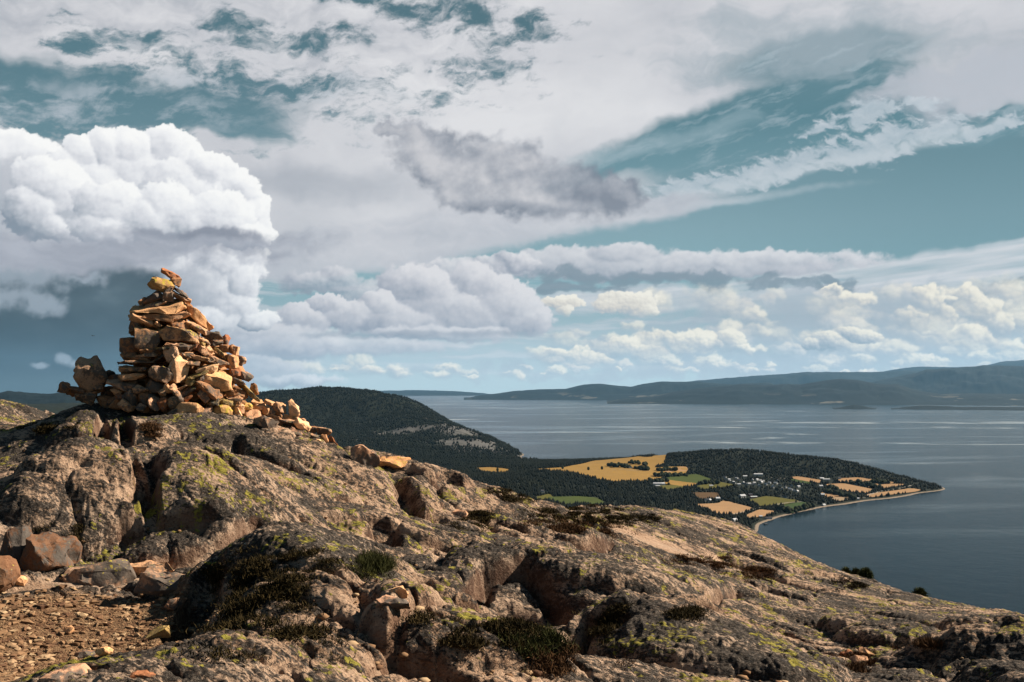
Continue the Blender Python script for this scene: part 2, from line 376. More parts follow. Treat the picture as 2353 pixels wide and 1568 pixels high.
    c = over(c, sstep(dr, 1.2, .8) * sstep(V, 45, 5) * .5, (96, 116, 124))
    # ---- the great cumulus
    white = [(0.0, (138, 149, 162)), (0.25, (182, 187, 195)), (0.5, (219, 220, 225)), (0.75, (241, 241, 243)), (1.0, (255, 254, 252))]
    heap([(0, 350, 120, 46, 0), (70, 410, 120, 60, 0), (20, 440, 100, 60, 0)], white, lobes=((50, .25), (22, .16), (10, .08)), soft=0.10, wob=9, seed=20, base=.62)
    heap([(40, 470, 160, 90, 0), (60, 540, 200, 70, 0)], [(0, (160, 166, 176)), (1, (205, 207, 213))], lobes=((60, .2),), soft=0.4, wob=14, seed=21)
    heap([(520, 610, 80, 44, 0), (555, 640, 40, 60, 0), (530, 700, 60, 46, 0), (470, 650, 70, 60, 0), (590, 735, 50, 20, 0), (480, 730, 80, 34, 0), (565, 590, 42, 40, 0)], white, lobes=((40, .28), (18, .18), (9, .1)), soft=0.22, wob=12, seed=22, base=.50, shk=.42, rag=.2)
    c = over(c, sstep(blob(440, 660, 80, 60, 0, wb=30) + n60 * .3, 1.1, .3) * .6, (168, 174, 184))
    bigl = [(30, -5)]
    heap([(390, 342, 62, 44, 0), (300, 345, 60, 42, 0), (245, 345, 42, 42, 0), (190, 355, 46, 38, 0), (330, 400, 120, 70, 0), (430, 365, 50, 34, -20), (160, 380, 50, 40, 0), (220, 420, 100, 60, 0)],
         white, lobes=((46, .24), (22, .15), (10, .08), (5, .03)), soft=0.11, wob=12, seed=23, base=.60, shk=.40)
    heap([(480, 395, 60, 40, -20), (540, 430, 50, 40, -20), (430, 440, 90, 70, 0), (500, 460, 90, 60, 0), (570, 490, 45, 56, 0), (560, 440, 40, 40, 0), (580, 530, 40, 40, 0)],
         white, lobes=((40, .26), (19, .17), (9, .09), (5, .03)), soft=0.12, wob=13, seed=24, base=.55, shk=.42)
    heap([(120, 430, 80, 56, 0), (90, 480, 70, 60, 0), (180, 480, 80, 60, 0), (60, 460, 40, 44, 0), (130, 520, 60, 34, 0)],
         white, lobes=((40, .26), (19, .17), (9, .09)), soft=0.12, wob=13, seed=25, base=.52, shk=.6)
    heap([(260, 480, 80, 54, 0), (240, 520, 66, 40, 0), (340, 500, 90, 50, 0), (430, 500, 90, 50, 0), (500, 500, 80, 56, 0), (560, 540, 60, 30, 0), (380, 470, 60, 44, 0)],
         white, lobes=((36, .28), (18, .18), (8, .09)), soft=0.14, wob=13, seed=26, base=.55, shk=.46)
    # lens across the foot
    ln = union([(440, 545, 240, 16, 0), (330, 570, 330, 26, 2), (90, 590, 330, 34, 1)], 0.35, wb=26, ws=10)
    lt = sstep(blob(470, 538, 200, 15, 0, wb=16), 1.3, .2)
    c = over(c, sstep(ln + fine * 0.30 + n60 * .30, 1.5, 0.4) * 0.88, ramp(0.62 + fine * .4 - lt * .55 + .2 * sstep(U, -700, -1100), [(0, (134, 138, 151)), (1, (182, 185, 195))]))
    return c

# ---------------------------------------------------------------- mesh / object helpers
def tag(o, label=None, cat=None, group=None, kind=None):
    if label: o['label'] = label
    if cat: o['category'] = cat
    if group: o['group'] = group
    if kind: o['kind'] = kind
    return o
def mesh_np(name, V, Fq, mats=(), smooth=True):
    """V (n,3), Fq (m,3|4) -> mesh data"""
    V = np.ascontiguousarray(V, np.float32); Fq = np.ascontiguousarray(Fq, np.int32)
    me = bpy.data.meshes.new(name)
    me.vertices.add(len(V)); me.vertices.foreach_set('co', V.ravel())
    k = Fq.shape[1]; me.loops.add(Fq.size); me.loops.foreach_set('vertex_index', Fq.ravel())
    me.polygons.add(len(Fq)); me.polygons.foreach_set('loop_start', np.arange(0, Fq.size, k, dtype=np.int32))
    me.update(calc_edges=True)
    if smooth: me.polygons.foreach_set('use_smooth', np.ones(len(Fq), bool))
    for m in mats: me.materials.append(m)
    return me
def put(name, me, parent=None, loc=None):
    o = bpy.data.objects.new(name, me); COL.objects.link(o)
    if parent: o.parent = parent
    if loc is not None: o.location = loc
    return o
def grid_faces(nr, nc):
    i = np.arange(nr - 1)[:, None] * nc + np.arange(nc - 1)[None, :]
    return np.stack([i, i + 1, i + 1 + nc, i + nc], -1).reshape(-1, 4)
def attr(me, name, vals):
    a = me.attributes.new(name, 'FLOAT', 'POINT'); a.data.foreach_set('value', np.ascontiguousarray(vals, np.float32).ravel())
def new_mat(name):
    m = bpy.data.materials.new(name); m.use_nodes = True; m.node_tree.nodes.clear(); E.nt = m.node_tree
    out = m.node_tree.nodes.new('ShaderNodeOutputMaterial')
    return m, out
def attrn(name):
    n = E.nt.nodes.new('ShaderNodeAttribute'); n.attribute_name = name; return n
def principled(out, **kw):
    n = E.nt.nodes.new('ShaderNodeBsdfPrincipled'); E.nt.links.new(n.outputs[0], out.inputs[0])
    n.inputs['Specular IOR Level'].default_value = 0.08
    for k, v in kw.items(): plug(n.inputs[k.replace('_', ' ')], v)
    return n
def bump(h, strength=0.5, dist=0.02, normal=None):
    n = E.nt.nodes.new('ShaderNodeBump'); plug(n.inputs['Height'], h)
    n.inputs['Strength'].default_value = strength; n.inputs['Distance'].default_value = dist
    if normal is not None: plug(n.inputs['Normal'], normal)
    return E(n.outputs[0])

# ---------------------------------------------------------------- the clouded sky: a far shell behind everything
def build_sky():
    R = 150000.0
    a1 = math.radians(44)
    az = np.concatenate([np.linspace(-a1, -0.515, 60)[:-1], np.linspace(-0.515, 0.515, 1420), np.linspace(0.515, a1, 60)[1:]])
    el = np.concatenate([np.linspace(-0.035, -0.002, 6)[:-1], np.linspace(-0.002, 0.375, 560), np.linspace(0.375, 0.52, 50)[1:]])
    A, L = np.meshgrid(az, el)
    rgb = cloudscape((A * F), (L * F)) * 2.0 ** -SC.view_settings.exposure
    V = np.stack([np.sin(A) * np.cos(L), np.cos(A) * np.cos(L), np.sin(L)], -1).reshape(-1, 3) * R
    V[:, 2] += EYE
    me = mesh_np('sky', V, grid_faces(len(el), len(az)))
    al = (sstep(np.abs(A), a1, 0.60) * sstep(L, 0.52, 0.43)).reshape(-1)
    ca = me.color_attributes.new('radiance', 'FLOAT_COLOR', 'POINT')
    ca.data.foreach_set('color', np.concatenate([rgb.reshape(-1, 3), np.ones((len(V), 1))], 1).astype(np.float32).ravel())
    attr(me, 'cover', al)
    m, out = new_mat('sky')
    em = E.nt.nodes.new('ShaderNodeEmission'); tr = E.nt.nodes.new('ShaderNodeBsdfTransparent'); mxs = E.nt.nodes.new('ShaderNodeMixShader')
    E.nt.links.new(attrn('radiance').outputs['Color'], em.inputs[0])
    E.nt.links.new(attrn('cover').outputs['Fac'], mxs.inputs[0])
    E.nt.links.new(tr.outputs[0], mxs.inputs[1]); E.nt.links.new(em.outputs[0], mxs.inputs[2])
    E.nt.links.new(mxs.outputs[0], out.inputs[0])
    m.cycles.emission_sampling = 'NONE'
    me.materials.append(m)
    tag(put('sky', me), kind='structure')
build_sky()

# ---------------------------------------------------------------- foreground bedrock
def wpt(X, Y, d):
    """photo point + horizontal distance -> world point"""
    r = ray(X, Y); k = d / math.hypot(r[0], r[1])
    return (r[0] * k, r[1] * k, EYE + r[2] * k)

SKYLINE = [(0, 938, 19), (60, 950, 18), (120, 962, 16), (-300, 960, 19), (1000, 1083, 13.5), (1100, 1116, 14.2), (1230, 1160, 16), (1400, 1168, 18.5), (1530, 1182, 20),
           (1650, 1200, 21.5), (1750, 1242, 22), (1850, 1292, 22), (1900, 1333, 21.5), (1950, 1366, 21), (2050, 1376, 19.5),
           (2150, 1388, 18), (2250, 1400, 17), (2353, 1416, 16)]
CTRL = [(-300, 1010, 14), (-350, 1250, 9), (-300, 1568, 5.6), (2650, 1450, 15), (2650, 1568, 8), (0, 1568, 5.3), (200, 1568, 5.3), (400, 1560, 5.3), (100, 1400, 6.9), (350, 1400, 6.8), (420, 1480, 6.0), (200, 1345, 7.6), (420, 1345, 7.3),
        (500, 1310, 7.6), (60, 1285, 8.3), (250, 1262, 8.4), (450, 1262, 8.2), (600, 1230, 8.2),
        (530, 1568, 3.8), (555, 1450, 4.55), (590, 1340, 5.5), (635, 1250, 6.8), (750, 1568, 4.1), (750, 1400, 5.4), (900, 1568, 4.4), (1000, 1500, 5.1), (1200, 1568, 4.8),
        (760, 1290, 6.7), (880, 1370, 6.0),
        (200, 1062, 9.3), (90, 1090, 9.3), (330, 1060, 9.5), (480, 1080, 9.0), (560, 1130, 8.7), (430, 1180, 8.5), (450, 1045, 10.3), (620, 1075, 10.0), (650, 1180, 8.8),
        (0, 1110, 10.2), (0, 1010, 12.6), (100, 1015, 12.0), (190, 934, 12.4), (300, 950, 12.1), (420, 957, 12.1),
        (560, 972, 12.1), (700, 1006, 12.2), (770, 1034, 12.6), (840, 1062, 12.7), (900, 1080, 13), (850, 1170, 9.8), (1000, 1195, 10),
        (800, 1235, 8.6), (1200, 1215, 11.5), (1150, 1150, 13.2), (1300, 1185, 15.5), (1400, 1215, 14.5), (1550, 1230, 16.5), (1700, 1300, 16),
        (1850, 1370, 15), (1500, 1300, 12), (1300, 1280, 10.0), (1100, 1275, 8.6), (2200, 1450, 12), (2000, 1430, 13), (1800, 1430, 11.5), (1600, 1380, 9.8),
        (1150, 1430, 7.3), (1280, 1450, 7.2), (1050, 1390, 7.4), (1400, 1345, 7.9), (1430, 1420, 7.0), (1380, 1530, 6.2),
        (1600, 1440, 7.0), (1550, 1568, 5.3), (1750, 1500, 7.0), (1850, 1568, 6.2), (1880, 1480, 9.4), (2000, 1568, 7.6), (2150, 1520, 7.6), (2300, 1500, 8.0), (2353, 1568, 6.6), (2050, 1480, 10)]

def tps_fit(P, Z, reg=1e-3):
    n = len(P); D = np.linalg.norm(P[:, None] - P[None], axis=-1)
    K = np.where(D > 0, D * D * np.log(D + 1e-9), 0) + reg * np.eye(n)
    A = np.zeros((n + 3, n + 3)); A[:n, :n] = K; A[:n, n] = 1; A[:n, n + 1:] = P; A[n, :n] = 1; A[n + 1:, :n] = P.T
    return np.linalg.solve(A, np.concatenate([Z, [0, 0, 0]]))
def tps_eval(w, P, x, y):
    r = w[len(P)] + w[len(P) + 1] * x + w[len(P) + 2] * y
    for k in range(len(P)):
        d2 = (x - P[k, 0]) ** 2 + (y - P[k, 1]) ** 2 + 1e-12
        r = r + (w[k] * 0.5) * d2 * np.log(d2)
    return r

def fore_ctrl():
    pts = [wpt(*c) for c in CTRL] + [wpt(*c) for c in SKYLINE]
    for (X, Y, d) in SKYLINE:
        x, y, z = wpt(X, Y, d); f = 1.28
        pts.append((x * f, y * f, EYE + (z - EYE) * f - 0.9))
    for X in (300, 500, 700, 850):
        x, y, z = wpt(X, 990 if X < 650 else 1040, 15.5); pts.append((x, y, z - 0.7))
    for a in (-40, -20, 0, 20, 40):
        a = math.radians(a); pts.append((34 * math.sin(a), 34 * math.cos(a), (-8.5 if a > -.1 else -4.0)))
    for a in (-50, 50, 180, 120, -120):
        r = 6; a = math.radians(a); pts.append((r * math.sin(a), r * math.cos(a), -0.3))
    pts.append((0, 0, 0.0)); pts.append((0, 2.5, -0.05))
    return np.array(pts)
_fc = fore_ctrl(); _fw = tps_fit(_fc[:, :2], _fc[:, 2], 0.03)
def base_z(x, y): return tps_eval(_fw, _fc[:, :2], x, y)

# rock masses: X, Y, distance, half width, half depth, turn, height, steepness
DOMES = [
    (190, 1130, 9.0, 0.66, 0.55, -12, 0.22, 3.0), (480, 1140, 8.9, 0.95, 0.60, -14, 0.14, 2.6), (420, 1215, 8.2, 0.5, 0.30, -5, 0.16, 3.0),
    (310, 985, 11.3, 0.42, 0.40, 0, 0.16, 3.0), (175, 975, 11.8, 0.36, 0.36, 0, 0.14, 3.0),
    (620, 1030, 11.3, 1.6, 0.55, -16, 0.14, 2.4), (780, 1090, 11.0, 1.1, 0.5, -20, 0.16, 2.4), (1010, 1130, 12.3, 1.2, 0.7, -18, 0.20, 2.6),
    (700, 1290, 6.8, 0.8, 0.7, -20, 0.12, 2.4), (830, 1430, 5.4, 0.42, 0.34, -25, 0.14, 2.6), (1010, 1540, 5.0, 0.62, 0.40, -18, 0.16, 2.6),
    (1180, 1330, 8.2, 0.55, 0.5, 20, 0.16, 3.2), (1400, 1370, 8.2, 0.9, 0.5, -16, 0.20, 3.2),
    (1060, 1440, 7.1, 0.22, 0.18, 10, 0.20, 2.6), (1180, 1410, 7.3, 0.30, 0.2, -10, 0.22, 2.6), (925, 1390, 6.9, 0.12, 0.10, 0, 0.10, 2.6),
    (1620, 1500, 6.6, 0.95, 0.62, -14, 0.20, 3.4), (2230, 1550, 7.6, 0.95, 0.6, -8, 0.22, 3.0),
    (1500, 1320, 11.0, 1.6, 0.5, -14, 0.12, 2.6), (1850, 1420, 11.4, 1.5, 0.6, -12, 0.20, 2.8), (2150, 1440, 12.4, 1.8, 0.7, -10, 0.08, 2.8),
    (2050, 1470, 9.8, 0.5, 0.4, 0, 0.2, 3.2), (1950, 1455, 10.3, 0.3, 0.3, 0, 0.22, 3.4),
]
# hollows: X, Y, distance, half width, half depth, turn, depth
PITS = [
    (1285, 1440, 7.3, 0.60, 0.32, -8, 0.34), (1110, 1440, 7.2, 0.45, 0.20, -10, 0.14), (985, 1360, 7.4, 0.30, 0.16, -20, 0.18), (460, 1400, 6.4, 0.13, 0.6, -12, 0.22),
    (870, 1225, 9.0, 0.24, 0.12, -18, 0.16), (1750, 1455, 9.4, 0.9, 0.2, -14, 0.20), (2200, 1465, 11.2, 1.3, 0.25, -12, 0.22),
    (330, 1150, 8.75, 0.07, 0.45, 12, 0.16), (290, 985, 11.2, 0.08, 0.4, 0, 0.2), (240, 985, 11.5, 0.10, 0.5, 0, 0.28), (1030, 1130, 12.0, 0.2, 0.25, 0, 0.2), (880, 1075, 12.0, 0.5, 0.25, -20, 0.15),
    (640, 1130, 10.2, 0.5, 0.10, -20, 0.10), (1560, 1285, 12.6, 1.3, 0.2, -12, 0.12), (1000, 1210, 10.0, 0.3, 0.10, -15, 0.10), (1960, 1540, 7.6, 0.25, 0.5, -20, 0.25), (1430, 1550, 5.6, 0.12, 0.4, 10, 0.22),
]
SMOOTH = [(200, 1480, 6.0, 0.72, 0.9), (20, 1450, 6.3, 1.1, 1.0), (150, 1560, 5.2, 0.72, 0.8), (330, 1400, 6.7, 0.38, 0.35), (250, 1540, 5.4, 0.44, 0.5)]   # gravel floor
SLAB = [(1480, 1232, 15.0, 1.1, 0.9), (260, 1330, 7.6, 0.8, 0.22), (380, 1325, 7.7, 0.6, 0.22)]      # bare polished rock

def ell(x, y, X, Y, d, rx, ry, ang=0.0, wx=0.0, wy=0.0):
    cx, cy, _ = wpt(X, Y, d); az = math.atan2(cx, cy) ; a = -az + math.radians(ang)
    dx = x + wx - cx; dy = y + wy - cy
    c, s = math.cos(a), math.sin(a)
    u = (dx * c + dy * s) / rx; v = (-dx * s + dy * c) / ry
    return np.sqrt(u * u + v * v), u, v

# joints and ledges: photo polyline, groove depth, groove width, height of the far lip
JOINTS = [
    ([(532, 1012), (560, 1040), (640, 1075), (720, 1098)], .12, .05, .10), ([(905, 1092), (925, 1140), (975, 1180), (1040, 1195)], .16, .06, .16), ([(600, 1212), (560, 1262), (500, 1300)], .14, .05, .05),
    ([(342, 1065), (352, 1110), (318, 1160), (285, 1215)], .16, .05, .06), ([(830, 1240), (880, 1232), (925, 1262)], .16, .07, .14), ([(1225, 1262), (1380, 1290), (1560, 1340), (1740, 1400)], .08, .04, .07),
    ([(1290, 1285), (1420, 1292), (1540, 1318)], .10, .05, .10), ([(1540, 1372), (1700, 1388), (1880, 1432)], .12, .05, .12), ([(1640, 1275), (1760, 1322), (1900, 1376)], .10, .06, .08),
    ([(1960, 1396), (2100, 1432), (2230, 1462), (2353, 1475)], .16, .07, .12), ([(1040, 1405), (1120, 1350), (1215, 1338), (1262, 1385), (1290, 1420)], .16, .06, .16), ([(700, 1178), (830, 1215), (1010, 1262), (1100, 1300)], .06, .035, .06),
    ([(860, 1335), (960, 1368), (1040, 1402)], .12, .05, .12), ([(1250, 1505), (1340, 1478), (1450, 1478)], .12, .05, .12), ([(1560, 1450), (1700, 1478), (1830, 1520), (1900, 1568)], .08, .04, .08),
    ([(820, 1560), (930, 1500), (1040, 1492), (1200, 1545)], .06, .035, .06), ([(440, 1040), (600, 1095), (760, 1150), (900, 1170)], .05, .03, .05), ([(960, 1118), (1060, 1150), (1120, 1160)], .10, .05, .08),
    ([(240, 1240), (380, 1245), (520, 1262)], .10, .04, .12), ([(1480, 1300), (1620, 1330), (1800, 1385), (1950, 1400)], .06, .04, .06), ([(640, 1345), (720, 1370), (800, 1420), (860, 1500)], .06, .03, .05),
]
_JW = []
def joint_lines():
    for (pts, dep, wid, lip) in JOINTS:
        P = []
        for (X, Y) in pts:
            d = 3.8
            while d < 30:
                q = wpt(X, Y, d)
                if q[2] <= float(base_z(np.array([q[0]]), np.array([q[1]]))[0]): break
                d += 0.08
            P.append((q[0], q[1]))
        _JW.append((np.array(P), dep, wid * max(1.0, math.hypot(*P[0]) / 8.0), lip))
joint_lines()
def carve(x, y, z, wx, wy, near):
    for (P, dep, wid, lip) in _JW:
        lo = P.min(0) - 1.4; hi = P.max(0) + 1.4
        k = np.where((x > lo[0]) & (x < hi[0]) & (y > lo[1]) & (y < hi[1]))[0]
        if not len(k): continue
        px = x[k] + wx[k] * .45; py = y[k] + wy[k] * .45
        best = np.full(len(k), 9.0); side = np.zeros(len(k)); tt = np.zeros(len(k)); n = len(P) - 1
        for i in range(n):
            a, b = P[i], P[i + 1]; ab = b - a; L2 = (ab ** 2).sum()
            t = np.clip(((px - a[0]) * ab[0] + (py - a[1]) * ab[1]) / L2, 0, 1)
            dx = px - a[0] - t * ab[0]; dy = py - a[1] - t * ab[1]; d = np.hypot(dx, dy)
            m = d < best; best = np.where(m, d, best); side = np.where(m, (ab[0] * dy - ab[1] * dx) / math.sqrt(L2), side); tt = np.where(m, (i + t) / n, tt)
        if P[-1][0] < P[0][0]: side = -side
        fade = sstep(tt, 0.0, 0.18) * sstep(tt, 1.0, 0.82)
        z[k] += fade * (-1.5 * dep * np.exp(-(best / wid) ** 2) + 0.65 * lip * sstep(side, -wid * .3, wid * .8) * np.exp(-(best / 0.55) ** 1.5) - lip * .3 * sstep(-side, 0, wid) * np.exp(-best / .4))
    return z

def fore_height(x, y):
    z = base_z(x, y)
    r = np.hypot(x, y)
    near = sstep(r, 2.0, 4.0)
    wx = fbm(x / 1.3, y / 1.3, 4, 0.55, 101) * 0.24; wy = fbm(x / 1.3 + 9, y / 1.3, 4, 0.55, 105) * 0.24
    wfx = fbm(x / .32, y / .32, 3, 0.5, 103) * 0.025; wfy = fbm(x / .32 + 5, y / .32, 3, 0.5, 107) * 0.025
    grav = np.zeros_like(z)
    for (X, Y, d, rx, ry) in SMOOTH:
        e, _, _ = ell(x, y, X, Y, d, rx, ry, 0, wx * .7 + wfx, wy * .7 + wfy); grav = np.maximum(grav, sstep(e, 1.12, 0.88))
    slab = np.zeros_like(z)
    for (X, Y, d, rx, ry) in SLAB:
        e, _, _ = ell(x, y, X, Y, d, rx, ry, 0, wx * .9, wy * .9); slab = np.maximum(slab, sstep(e, 1.15, 0.75))
    rough = near * (1 - grav) * (1 - 0.75 * slab)
    dome = np.zeros_like(z)
    for (X, Y, d, rx, ry, ang, H, p) in DOMES:
        e, u, v = ell(x, y, X, Y, d, rx, ry, ang, wx * 0.5 + wfx, wy * 0.5 + wfy)
        h = H * np.sqrt(np.clip(1 - np.clip(e, 0, 1) ** p, 0, 1)) - 0.10 * H
        dome = np.maximum(dome, h)
    z = z + dome * (1 - grav * .8)
    # jointed blocks, drawn out along the slope
    th = math.radians(-24); c, s = math.cos(th), math.sin(th)
    def blocks(sx, sy, seed, amp, crack, wid, tilt):
        a = ((x + wx) * c + (y + wy) * s + wfx) / sx; b = (-(x + wx) * s + (y + wy) * c + wfy) / sy
        d1, d2, h, ox, oy = cells(a, b, seed, 0.9)
        e = d2 - d1
        hv = _RV[h, 0] - 0.5; tv = _RV[h, 1] - 0.5
        q = 1 - np.exp(-(e / (wid * 1.6)) ** 1.5)
        return (amp * hv + tilt * (ox * tv + oy * hv)) * q + crack * (1 - np.exp(-e / wid)) - crack * 0.8, e
    b1, e1 = blocks(3.2, 1.4, 3, 0.11, 0.10, 0.04, 0.10)
    b2, e2 = blocks(1.3, 0.45, 9, 0.036, 0.038, 0.035, 0.05)
    b3, e3 = blocks(0.34, 0.11, 15, 0.013, 0.012, 0.07, 0.02)
    soft = sstep(fbm(x / 2.0, y / 2.0, 2, 0.5, 111), -0.5, 0.3)
    z = z + (b1 * (0.5 + .5 * soft) + b2 * (0.25 + .75 * soft) + b3 * soft) * rough
    for (X, Y, d, rx, ry, ang, H) in PITS:
        e, u, v = ell(x, y, X, Y, d, rx, ry, ang, wx * 0.4, wy * 0.4)
        z = z - H * sstep(e, 1.15, 0.55) * near
    z = carve(x, y, z, wx, wy, near)
    a = (x * c + y * s); b = (-x * s + y * c)
    strata = fbm(a / 1.6, b / 0.22, 5, 0.6, 121, ridged=True)
    z = z + rough * (0.032 * fbm(x / 1.3, y / 1.3, 3, 0.5, 131) + 0.024 * strata + 0.011 * fbm(a / .26, b / .12, 4, 0.6, 141)) \
          + near * (1 - grav) * 0.012 * fbm(x / .2, y / .2, 3, 0.55, 151) + grav * near * 0.02 * fbm(x / .5, y / .5, 3, 0.5, 153) \
          + rough * 0.010 * fbm(x / .05, y / .05, 2, 0.6, 155)
    return z, grav, slab, e1, e2

def build_ground():
    azd = math.radians(33)
    az = np.concatenate([np.linspace(-math.pi, -azd, 90)[:-1], np.linspace(-azd, azd, NAZ), np.linspace(azd, math.pi, 90)[1:]])
    rr = np.concatenate([np.array([0.05, 1.0, 2.0, 3.0]), np.exp(np.linspace(math.log(3.6), math.log(27), NR)), np.exp(np.linspace(math.log(27.5), math.log(70), 50))])
    A, R = np.meshgrid(az, rr)
    x = (R * np.sin(A)).ravel(); y = (R * np.cos(A)).ravel()
    z, grav, slab, e1, e2 = fore_height(x, y)
    far = sstep(R.ravel(), 27, 45)
    z = z * (1 - far) + far * (-9.0 - (R.ravel() - 27) * 0.72 * (1 - 0.3 * sstep(A.ravel(), -.2, -.9)))
    # no surface rises above the ground towards the lens itself
    V = np.stack([x, y, z], -1)
    nr, nc = A.shape
    # surface detail pushed out along the normals gives small overhangs
    G = V.reshape(nr, nc, 3)
    du = np.gradient(G, axis=1); dv = np.gradient(G, axis=0)
    N = np.cross(du, dv).reshape(-1, 3); N /= (np.linalg.norm(N, axis=1)[:, None] + 1e-12)
    steep = 1 - np.abs(N[:, 2])
    me = mesh_np('rocky_ground', V, grid_faces(nr, nc)[:, ::-1])
    attr(me, 'gravel', grav); attr(me, 'slab', slab); attr(me, 'steep', steep)
    lc = 0.9 * sstep(fbm(x / .7, y / .7, 4, 0.6, 161) + 0.7 * fbm(x / .14, y / .14, 3, 0.6, 163), 0.06, 0.44) * sstep(steep, 0.7, 0.3)
    for (X, Y, d, rx, ry, g) in ((370, 1160, 8.6, .35, .3, 1), (390, 1230, 8.3, .4, .14, 1), (60, 1090, 9.6, .4, .3, 1), (1480, 1330, 10.5, 1.0, .25, .9), (1700, 1420, 9.6, .7, .2, .8), (1230, 1220, 11, .8, .3, .5),
                                 (930, 1170, 10.3, .5, .2, .7), (1550, 1530, 6.3, .5, .2, .7), (2200, 1530, 8, .8, .3, .7), (640, 980, 11.6, .6, .2, .6)):
        e, _, _ = ell(x, y, X, Y, d, rx, ry); n = fbm(x / .12, y / .12, 4, 0.6, 171)
        lc = np.maximum(lc, g * sstep(e - n * 0.6, 1.1, 0.3) * sstep(n, -.25, .15))
    attr(me, 'lichen', lc * (1 - grav) * (1 - .7 * slab))
    o = put('rocky_ground', me); tag(o, kind='structure')
    me.materials.append(rock_material('bedrock', ground=True))
    return V, A, R

def rock_material(name, ground=False, tint=(1, 1, 1), dark=0.5, yellow=0.3):
    m, out = new_mat(name)
    tc = E.nt.nodes.new('ShaderNodeTexCoord')
    p = E(tc.outputs['Object'])
    geo = E.nt.nodes.new('ShaderNodeNewGeometry')
    nz = sep(E(geo.outputs['Normal']))[2]
    ps = mapping(p, (0, 0, 0), (0, 0, math.radians(-24)), (2.1, 0.8, 1)) if ground else p
    big = noise(ps, 0.9, 4, 0.55)
    mid = noise(ps, 5.0, 6, 0.62)
    fine = noise(ps, 34.0, 6, 0.68)
    grain = voro(p, 95.0, 'F1', 0, out='Color')
    gr = sep(grain)[0]
    pink = mix(ss(mid, 0.35, 0.65), (0.46, 0.305, 0.205), (0.29, 0.165, 0.095))
    pink = mix(ss(big, 0.4, 0.65) * 0.6, pink, (0.38, 0.29, 0.22))
    pink = mix(0.30, pink, mix(gr, (0.11, 0.06, 0.04), (0.52, 0.38, 0.27)))
    if ground:
        grav = E(attrn('gravel').outputs['Fac']); slab = E(attrn('slab').outputs['Fac']); lich = E(attrn('lichen').outputs['Fac']); steep = E(attrn('steep').outputs['Fac'])
        # dark grey crust of lichen in specks on the old weathered surface
        cover = ss(big * 0.6 + mid * 0.9 + fine * 1.1 + (nz - 0.8) * 0.15 - slab * 0.30, 1.20, 1.31)
        crust = mix(ss(noise(p, 55.0, 4, 0.7), 0.45, 0.66), (0.012, 0.011, 0.010), (0.125, 0.105, 0.088))
        c = mix(cover * 0.93, pink, crust)
        c = mix(ss(noise(p, 46.0, 5, 0.75) + (mid - .5) * .4, 0.53, 0.60) * 0.85 * (1.0 - slab * 0.7), c, (0.016, 0.015, 0.014))
        fresh_shade = ss(steep + (mid - 0.5) * 0.5, 0.50, 0.80)
        c = mix(fresh_shade * 0.7, c, mix(fine, (0.025, 0.018, 0.014), mix(mid, (0.26, 0.12, 0.065), (0.13, 0.06, 0.035))))  # reddish broken rock, its dark tone painted in as shade of the hollows
        ymask = ss(lich * 0.80 + (fine - 0.5) * 2.6 + (mid - .5) * 1.4, 0.66, 0.84)
        c = mix(ymask * 0.85, c, mix(ss(fine, .4, .65), (0.10, 0.085, 0.014), (0.34, 0.29, 0.05)))
        gcol = mix(ss(fine, .4, .62), (0.12, 0.06, 0.032), (0.30, 0.185, 0.10))
        gcol = mix(ss(mid + big * .5, 0.65, 0.95) * .6, gcol, (0.09, 0.045, 0.024))
        c = mix(grav, c, gcol)
        hgt = fine * 0.8 + mid * 0.8 + gr * 0.10
        b = bump(hgt, 1.0, 0.055)
    else:
        info = E.nt.nodes.new('ShaderNodeObjectInfo'); rnd = E(info.outputs['Random'])
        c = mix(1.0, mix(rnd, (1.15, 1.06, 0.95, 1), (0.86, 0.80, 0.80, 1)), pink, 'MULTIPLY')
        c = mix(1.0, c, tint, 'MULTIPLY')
        cover = ss(mid * 0.9 + fine * 0.6 + (rnd - 0.5) * 0.25, 1.02 - 0.36 * dark, 1.16 - 0.36 * dark)
        c = mix(cover * 0.9, c, mix(fine, (0.03, 0.028, 0.026), (0.13, 0.115, 0.10)))
        c = mix(ss(noise(p, 9.0, 4, 0.6) + (fine - 0.5) * 1.2 + (nz - .3) * .22, 0.86 - yellow * 0.30, 0.96 - yellow * 0.30) * 0.9, c, mix(fine, (0.22, 0.16, 0.012), (0.48, 0.38, 0.06)))
        b = bump(fine * 0.5 + mid, 0.7, 0.02)
    pr = principled(out, Base_Color=c, Roughness=0.92, Normal=b)
    pr.inputs['Specular IOR Level'].default_value = 0.15
    return m
NAZ, NR = 1300, 950
GROUND = build_ground()

